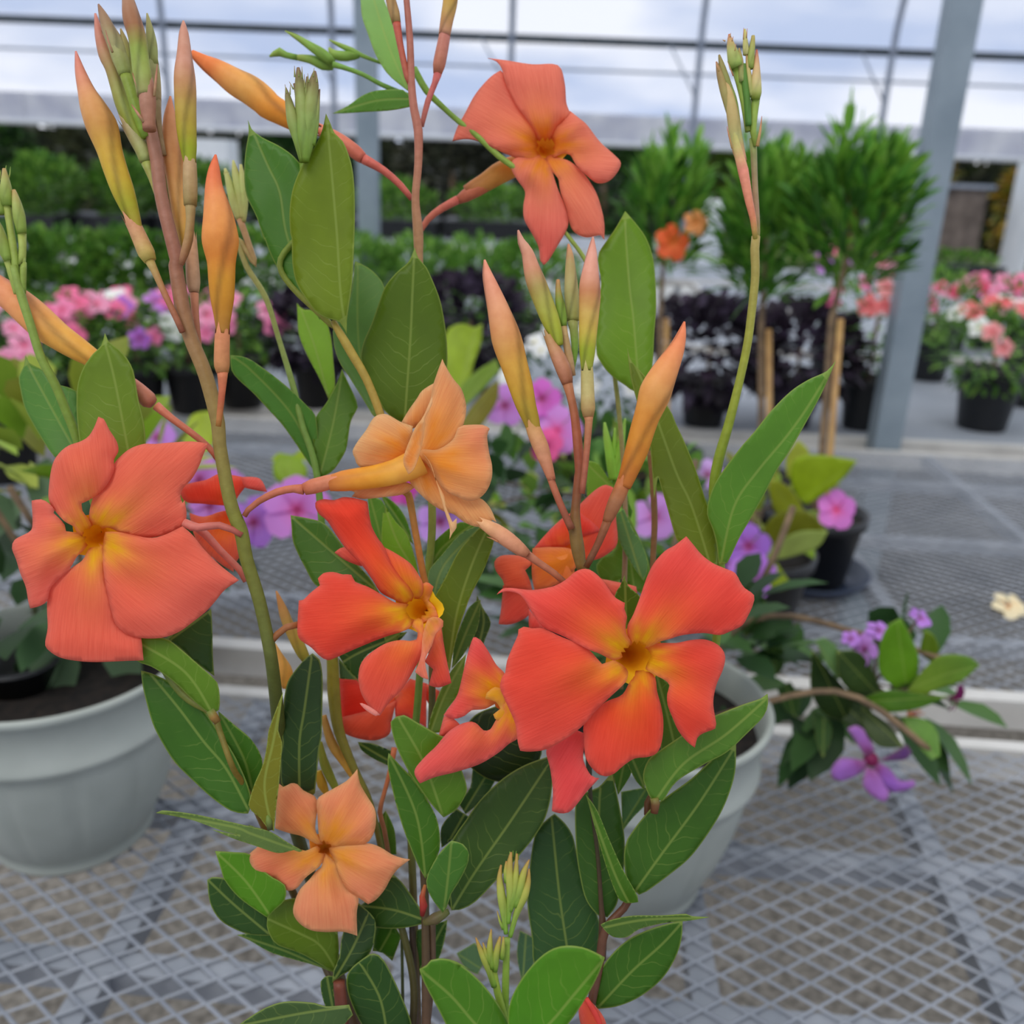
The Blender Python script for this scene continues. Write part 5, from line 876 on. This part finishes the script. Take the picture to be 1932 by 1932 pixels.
# F2 left
f = flower('B1 690,430', .40, 'B1 700,430,80 850,410,100 1000,390,110 1150,370,100 1300,350,80', (.428, .43, .425, .40), ((230, 140, 30), (216, 150, 60), (196, 110, 90)), throat=((236, 150, 14), (252, 180, 26), (10, -6)), tr=.0075, label='large coral flower at the left edge')
kw = dict(cen='B1 690,430', lite=0.06, d0=.392, rad=.008, hole=0.0046, thr=(255, 186, 24), thrr=.0115)
petal(f, 'B1 1050,-240 1130,-240 1250,-250 1400,-258 1518,-242 1480,-160 1450,-80 1400,10 1335,80 1315,140 1330,190 1345,170 1360,260 1350,325 1300,370 1200,420 1080,442 960,430 870,400 780,365 700,410 655,330 650,280 665,200 700,100 760,20 830,-90 870,-140 950,-205', col=(240, 104, 74), off=.001, **kw)
petal(f, 'A5 718,1300 755,1315 800,1400 850,1480 862,1550 830,1612 830,1690 790,1780 730,1850 650,1905 595,1930 600,1985 640,2040 680,2110 620,2180 560,2140 540,2100 470,2060 390,1965 358,1900 362,1780 385,1650 430,1570 500,1512 590,1480 650,1440 692,1370', col=(240, 100, 74), off=-.001, **kw)
petal(f, 'B1 770,400 870,402 1080,444 1200,423 1330,360 1400,420 1490,530 1600,640 1742,752 1640,820 1560,915 1500,980 1400,1060 1300,1130 1180,1170 1030,1172 920,1140 850,1080 820,1000 790,880 765,750 752,600 755,480', col=(238, 98, 66), off=-.001, tilt=(.03, 0), patch=(236, 110, 90), **kw)
petal(f, 'B1 640,540 690,480 750,500 770,600 775,750 800,880 830,1020 860,1090 940,1150 1030,1172 1046,1336 950,1338 700,1347 550,1337 430,1310 345,1250 333,1200 350,1100 345,950 355,830 400,770 500,680 600,610', col=(238, 96, 68), off=.0015, **kw)
petal(f, 'B1 660,450 620,520 560,580 500,680 400,770 360,830 345,900 300,935 222,957 208,900 190,800 150,700 120,600 90,520 108,460 180,420 232,385 240,300 232,172 300,163 355,190 398,240 390,262 430,300 470,350 480,395 560,405 630,400', col=(240, 104, 82), off=0, **kw)
# F2b behind
f = flower('P 430,1000', .455, 'P 430,1000,20 400,1040,22 378,1010,22', .47, ((200, 110, 60), (200, 110, 90)), label='coral flower behind the left stem')
kw = dict(cen='P 425,985', d0=.45, rad=.007, thr=(236, 120, 50), thrr=.009)
petal(f, 'P 340,918 362,911 390,905 414,894 440,897 470,903 490,910 504,928 480,924 462,920 450,935 440,952 420,953 380,950 355,948 343,938', col=(240, 72, 46), **kw)
petal(f, 'B1 1380,260 1480,290 1600,255 1700,235 1745,400 1752,560 1705,640 1705,692 1620,640 1500,540 1420,430', col=(236, 108, 74), **kw)
petal(f, 'P 455,900 490,903 504,928 480,922 462,918', col=(236, 92, 82), off=-.004, **kw)
# F3 orange, seen from the side
f = flower('A6 1330,1600', .40, 'A6 1330,1620,215 1250,1660,205 1150,1700,185 1000,1735,165 880,1752,158 760,1768,146 660,1785,110', (.405, .402, .40), ((228, 160, 60), (232, 168, 70), (224, 156, 46), (218, 140, 44), (204, 120, 60)),
           'A6 480,1828,90 540,1808,112 640,1782,112 700,1765,100', ((180, 96, 66), (206, 126, 90)), 'B2 42,285,40 70,240,42 150,175,48 280,110,56 400,85,58 475,90,80', ((150, 84, 60), (176, 96, 66), (190, 106, 76)), cd=.40, label='yellow orange flower facing right')
kw = dict(cen='A6 1330,1600', lite=0.1, rad=.006, thr=(246, 150, 50), thrr=.016, edge=(250, 200, 150))
petal(f, 'A6 1190,1335 1250,1240 1300,1170 1340,1110 1425,1055 1445,1100 1420,1250 1350,1330 1270,1385 1220,1365', col=(244, 166, 102), d0=.412, **kw)
petal(f, 'A6 880,1662 850,1600 833,1550 870,1480 930,1400 970,1330 1008,1292 1080,1283 1180,1338 1270,1368 1265,1450 1240,1540 1225,1640 1000,1668', col=(246, 178, 112), d0=.402, patch=(244, 166, 110), **kw)
petal(f, 'A6 1486,878 1520,950 1570,1030 1620,1090 1650,1170 1660,1250 1642,1350 1600,1430 1540,1510 1440,1600 1330,1640 1320,1580 1350,1400 1360,1280 1390,1200 1405,1150 1420,1070 1450,980', col=(246, 160, 82), d0=.400, dip=0, patch=(244, 150, 90), **kw)
petal(f, 'A6 1600,1380 1640,1362 1780,1360 1832,1388 1812,1440 1826,1560 1848,1660 1842,1760 1800,1850 1740,1900 1680,1912 1600,1882 1500,1830 1430,1720 1370,1640 1300,1600 1340,1540 1450,1540 1560,1470', col=(248, 164, 88), d0=.396, dip=0, patch=(244, 120, 80), **kw)
petal(f, 'B2 1330,-180 1260,-90 1212,-22 1260,50 1310,110 1400,190 1500,250 1570,270 1650,330 1740,362 1800,347 1850,312 1882,332 1830,220 1760,155 1680,170 1600,140 1500,90 1430,-20 1370,-120', col=(246, 170, 100), d0=.402, dip=0, **kw)
petal(f, 'A6 1335,1560 1395,1640 1440,1760 1500,1880 B2 1510,210 1560,330 1590,300 1588,370 1560,410 1538,455 1540,370 1500,240 1450,60 1400,-100', col=(244, 180, 120), d0=.394, dip=0, **kw)
petal(f, 'A6 1410,1155 1415,1200 1360,1310 1355,1370 1345,1460 1315,1590 1275,1685 1238,1718 1210,1660 1203,1600 1240,1490 1290,1380 1350,1290', col=(246, 170, 112), d0=.393, dip=0, bulge=-.004, **kw)
petal(f, 'A6 770,1815 1000,1795 1200,1775 1295,1810 1200,1862 1080,1882 920,1897 825,1882 850,1852', col=(240, 138, 78), d0=.404, dip=0, patch=(240, 170, 90), **kw)
rod(f, 'B3 640,770,44 560,700,48 450,625,52 360,560,62', .405, ((150, 90, 60), (176, 110, 80)), 'flower_stalk'); rod(f, 'B3 370,565,64 320,530,96 230,460,118 130,390,112 30,330,70', .402, ((176, 116, 84), (204, 140, 104), (216, 160, 110)), 'calyx', n=15, teeth=1)
rod(f, 'B3 150,470,16 110,450,12 70,435,3', .40, ((190, 130, 90), (150, 100, 70)), 'sepal', n=6)
# F4 red centre
f = flower('B2 1300,960', .405, 'B2 1310,960,90 1360,1000,110 1400,1100,100 1420,1250,80', (.434, .44, .45), ((226, 130, 30), (210, 120, 60), (150, 90, 50)), throat=((236, 150, 14), (252, 186, 30), (14, 4)), tr=.0075, label='red flower in the centre')
kw = dict(cen='B2 1300,960', rad=.0075, hole=0.0046, thr=(255, 186, 20), thrr=.0105)
petal(f, 'B2 700,550 770,512 870,560 900,650 870,642 780,605', col=(236, 96, 76), d0=.412, dip=0, **kw)
petal(f, 'B2 1040,500 1150,560 1250,630 1310,710 1345,780 1340,860 1290,900 1200,800 1110,700 1060,620', col=(240, 76, 46), d0=.401, **kw)
petal(f, 'B2 562,190 570,178 620,163 700,170 760,149 840,155 938,180 952,280 970,360 1010,440 1060,510 1110,620 1180,720 1250,800 1275,870 1240,930 1215,936 1150,900 1040,840 980,750 900,640 800,540 720,430 650,320 590,270 563,220', col=(240, 66, 38), d0=.397, bulge=.007, **kw)
petal(f, 'B2 1270,900 1340,780 1390,773 1422,800 1402,860 1385,900 1430,950 1455,1020 1395,1040 1340,1060 1290,1010', col=(238, 82, 54), d0=.402, **kw)
petal(f, 'B2 440,900 475,895 520,850 595,790 580,740 620,703 690,694 760,712 822,714 850,765 950,805 1050,862 1140,915 1240,930 1290,980 1270,1070 1240,1105 1180,1130 1080,1160 950,1210 830,1260 720,1310 650,1333 590,1300 530,1240 440,1170 433,1050 438,960', col=(240, 74, 50), d0=.397, patch=(238, 82, 66), **kw)
petal(f, 'B2 1385,1035 1450,1024 1492,1052 1490,1092 1440,1140 1410,1230 1360,1340 1384,1475 1335,1460 1288,1420 1330,1300 1345,1150', col=(232, 120, 92), d0=.400, dip=0, bulge=-.003, **kw)
petal(f, 'B2 1480,1090 1492,1200 1520,1350 1552,1500 1460,1532 1388,1517 1420,1400 1358,1345 1410,1240 1440,1140', col=(230, 76, 62), d0=.405, dip=0, **kw)
petal(f, 'B2 1290,1000 1340,1040 1350,1150 1342,1280 1280,1400 1200,1535 1100,1640 1030,1742 980,1700 930,1640 890,1560 876,1450 900,1350 980,1270 1080,1210 1180,1190 1250,1196 1300,1185 1308,1130 1265,1090', col=(240, 82, 54), d0=.394, patch=(240, 96, 76), **kw)
petal(f, 'B2 884,1650 900,1648 950,1670 1010,1710 1032,1733 1000,1742 920,1692', col=(240, 140, 126), d0=.391, dip=0, **kw)
# F5 behind, below the red one
f = flower('B2 1150,1600', .47, 'B2 1150,1600,60 1180,1650,70 1200,1750,60', .48, ((210, 100, 50), (180, 100, 50)), label='shaded red flower behind the centre')
kw = dict(cen='B2 1160,1560', rad=.006, thr=(232, 96, 40), thrr=.008)
petal(f, 'B2 728,1463 880,1475 1000,1640 1180,1560 1150,1640 1000,1720 740,1765 745,1600', col=(226, 54, 32), d0=.468, **kw)
petal(f, 'B2 738,1755 1000,1690 1150,1630 1115,1780 1100,1872 1000,1917 860,1902 760,1852', col=(220, 84, 50), d0=.464, **kw)
petal(f, 'B2 1150,1610 1250,1470 1370,1505 1368,1825 1290,1780 1210,1740 1145,1760', col=(234, 76, 52), d0=.466, **kw)
petal(f, 'B2 1360,1500 1465,1560 1448,1645 1415,1690 1360,1600', col=(226, 96, 60), d0=.47, dip=0, **kw)
# F6 behind right
f = flower('B3 620,560', .45, 'B3 600,560,160 620,650,170 640,760,150 680,880,110', (.455, .46), ((236, 130, 50), (230, 120, 60), (200, 100, 60)), label='coral flower behind the central stems')
kw = dict(cen='B3 640,620', rad=.006, thr=(240, 140, 40), thrr=.009)
petal(f, 'B3 405,545 500,420 600,320 700,250 780,170 870,90 940,58 1003,85 1012,300 1022,480 950,560 870,600 780,605 650,590 500,560', col=(240, 92, 70), d0=.458, patch=(238, 100, 84), dip=0, **kw)
petal(f, 'B3 500,420 600,330 720,240 830,320 910,395 750,440 650,500 560,520 410,525', col=(236, 64, 48), d0=.452, dip=0, **kw)
petal(f, 'B3 405,520 500,512 640,515 720,540 725,650 640,735 540,800 420,825 400,700', col=(240, 126, 64), d0=.449, dip=0, patch=(240, 140, 50), **kw)
petal(f, 'B3 128,620 170,577 270,570 400,590 402,630 350,680 382,750 402,825 250,812 200,800 188,750 140,685', col=(236, 104, 66), d0=.449, dip=0, **kw)
petal(f, 'B3 190,790 400,830 382,980 355,1025 250,1072 158,1072 178,950', col=(220, 84, 66), d0=.454, dip=0, **kw)
petal(f, 'B3 900,742 1040,770 1160,798 1168,850 1100,850 1010,895', col=(236, 106, 84), d0=.452, dip=0, **kw)
petal(f, 'B3 375,960 500,1110 380,1110', col=(226, 70, 60), d0=.452, dip=0, **kw)
# F8 (partly behind F7)
f = flower('P 940,1325', .405, 'P 945,1325,26 970,1335,28 1000,1345,26 1040,1370,18', (.412, .43, .44), ((230, 130, 40), (220, 120, 60), (150, 90, 50)), label='pinkish red flower seen edge on, left of the big coral one')
kw = dict(cen='P 962,1320', rad=.006, thr=(248, 166, 24), thrr=.0125)
petal(f, 'B2 1712,1168 1730,1168 1765,1190 1820,1270 1880,1370 1945,1440 1980,1560 1960,1680 1900,1640 1800,1690 1700,1700 1650,1740 1570,1762 1495,1735 1550,1660 1600,1580 1640,1420 1680,1260', col=(238, 78, 76), d0=.402, dip=0, **kw)
petal(f, 'P 782,1455 800,1430 823,1408 845,1382 868,1367 890,1362 902,1368 912,1378 925,1376 935,1360 945,1345 950,1320 975,1325 990,1370 978,1392 960,1403 940,1420 905,1441 860,1456 820,1466 792,1478', col=(240, 88, 84), d0=.398, dip=0, **kw)
petal(f, 'B2 1500,1742 1570,1765 1640,1830 1540,1870 1455,1905 1478,1820', col=(236, 90, 82), d0=.408, dip=0, **kw)
petal(f, 'B3 130,1530 175,1540 210,1650 250,1740 290,1800 240,1830 130,1760 118,1730 170,1690 140,1640 60,1615 70,1575', col=(246, 160, 30), d0=.4005, dip=0, ripple=0, bulge=.001, cen='P 945,1325', rad=.006, thr=(252, 180, 24), thrr=.02)
# F7 big
f = flower('B3 1160,1310', .39, 'B3 1170,1310,110 1200,1330,120 1240,1380,110 1260,1500,80', (.419, .43, .44), ((190, 100, 20), (200, 120, 50), (150, 90, 50)), throat=((190, 100, 8), (252, 184, 24), (-16, -10)), tr=.0095, label='largest coral red flower, right of centre')
kw = dict(cen='B3 1160,1310', rad=.0085, hole=0.0058, thr=(255, 188, 20), thrr=.0112)
petal(f, 'B7 670,0 700,-30 780,-90 880,-60 885,20 880,120 930,220 985,240 900,330 830,420 780,465 720,470 672,456 680,330 662,180 635,60', col=(226, 78, 76), d0=.395, dip=0, **kw)
petal(f, 'B3 1230,1240 1320,1213 1450,1210 1550,1190 1650,1183 1730,1208 1782,1250 1808,1310 1792,1400 1742,1520 1720,1650 1742,1800 1735,1832 1650,1865 1605,1900 1588,1973 1530,1925 1470,1850 1430,1760 1392,1660 1388,1580 1403,1520 1370,1480 1300,1445 1230,1400 1170,1340', col=(242, 72, 50), d0=.383, off=.0005, patch=(240, 86, 72), **kw)
petal(f, 'B3 1080,1560 1120,1480 1180,1380 1250,1400 1300,1470 1310,1560 1342,1680 1357,1800 1345,1932 1310,2010 1240,2040 1150,2050 1070,2100 1000,2160 940,2180 895,2170 830,2110 790,2030 780,1900 780,1800 850,1720 940,1640 1040,1600', col=(240, 70, 38), d0=.386, off=.0015, patch=(238, 84, 66), **kw)
petal(f, 'B3 1120,1300 1000,1336 1060,1372 1100,1420 1090,1480 1060,1520 950,1620 850,1720 790,1792 700,1870 600,1935 500,1985 390,2000 315,1995 298,1932 280,1800 230,1680 190,1590 168,1530 183,1460 205,1430 220,1340 260,1240 300,1150 303,1112 340,1093 400,1104 480,1104 600,1160 700,1200 800,1248 870,1320 910,1364 1000,1334', col=(242, 76, 52), d0=.380, off=0, tilt=(.03, 0), patch=(240, 92, 78), **kw)
petal(f, 'B3 143,857 185,815 260,810 400,825 550,800 640,755 720,690 790,670 850,693 920,760 990,860 1030,895 1076,918 1072,960 1092,1020 1082,1070 1088,1140 1112,1180 1150,1240 1110,1300 1060,1310 1000,1336 900,1290 800,1250 650,1170 560,1130 480,1090 410,1000 350,900 300,850 210,833', col=(242, 74, 56), d0=.380, off=-.0015, patch=(238, 84, 78), **kw)
petal(f, 'B3 1525,433 1580,500 1640,570 1720,630 1800,665 1880,700 1915,760 1950,810 2018,862 2010,930 1980,1000 1932,1080 1850,1120 1770,1150 1650,1135 1500,1150 1400,1180 1330,1200 1290,1222 1220,1250 1160,1290 1120,1230 1098,1140 1100,1080 1140,1000 1190,870 1240,730 1290,630 1370,540 1440,500', col=(242, 74, 56), d0=.380, off=-.001, tilt=(-.03, 0), patch=(238, 82, 76), **kw)
# F9 lower left orange
f = flower('B6 775,725', .425, 'B6 775,730,60 790,760,70 800,900,60 830,1200,50', (.453, .46, .46), ((190, 130, 40), (180, 130, 60), (110, 100, 50)), throat=((206, 136, 34), (240, 160, 60)), tr=.0055, label='small pale orange flower, lowest on the left')
kw = dict(cen='B6 775,725', lite=0.09, d0=.42, rad=.0055, hole=0.0028, thr=(244, 158, 50), thrr=.013, edge=(250, 196, 140), dip=.006)
petal(f, 'B6 458,285 490,308 540,284 585,290 625,332 700,370 722,405 720,470 706,590 722,640 760,700 720,700 620,645 530,622 433,590 440,480 443,380', col=(238, 136, 82), patch=(238, 130, 84), **kw)
petal(f, 'B6 996,186 1012,280 1062,370 1112,450 1124,520 1112,610 1070,682 1000,702 900,706 820,718 760,725 735,640 724,500 720,400 760,360 850,310 930,260', col=(240, 140, 92), off=-.001, **kw)
petal(f, 'B6 1358,805 1250,780 1150,720 1070,694 980,700 840,718 780,730 830,790 870,900 925,1005 1000,1060 1070,1109 1122,1080 1182,1010 1232,920 1282,860', col=(240, 146, 96), patch=(234, 104, 70), **kw)
petal(f, 'B6 750,860 770,760 800,780 845,830 880,910 935,1010 1002,1062 990,1180 996,1328 900,1298 780,1300 680,1288 600,1240 558,1170 570,1090 605,1010 670,940 720,880', col=(240, 148, 98), off=.001, patch=(236, 110, 72), **kw)
petal(f, 'B6 252,780 300,730 360,684 430,674 500,690 580,722 640,745 720,712 780,725 745,840 640,930 580,1000 520,1017 470,980 420,940 350,988 310,930 268,850', col=(240, 138, 86), patch=(234, 96, 72), **kw)
# withered petal at the bottom
f = rod(MP, 'B7 900,1700,30 960,1800,40 1000,1900,40', .415, ((206, 60, 50), (190, 50, 40)), 'flower', label='withered red flower at the bottom')
petal(f, 'B7 870,1680 930,1720 1000,1800 1032,1880 1000,1990 900,1990 850,1800', cen='B7 960,1950', d0=.412, col=(216, 70, 58), thr=(216, 90, 60), dip=0)
for o in bpy.data.objects:
    if 'org' in o: del o['org']
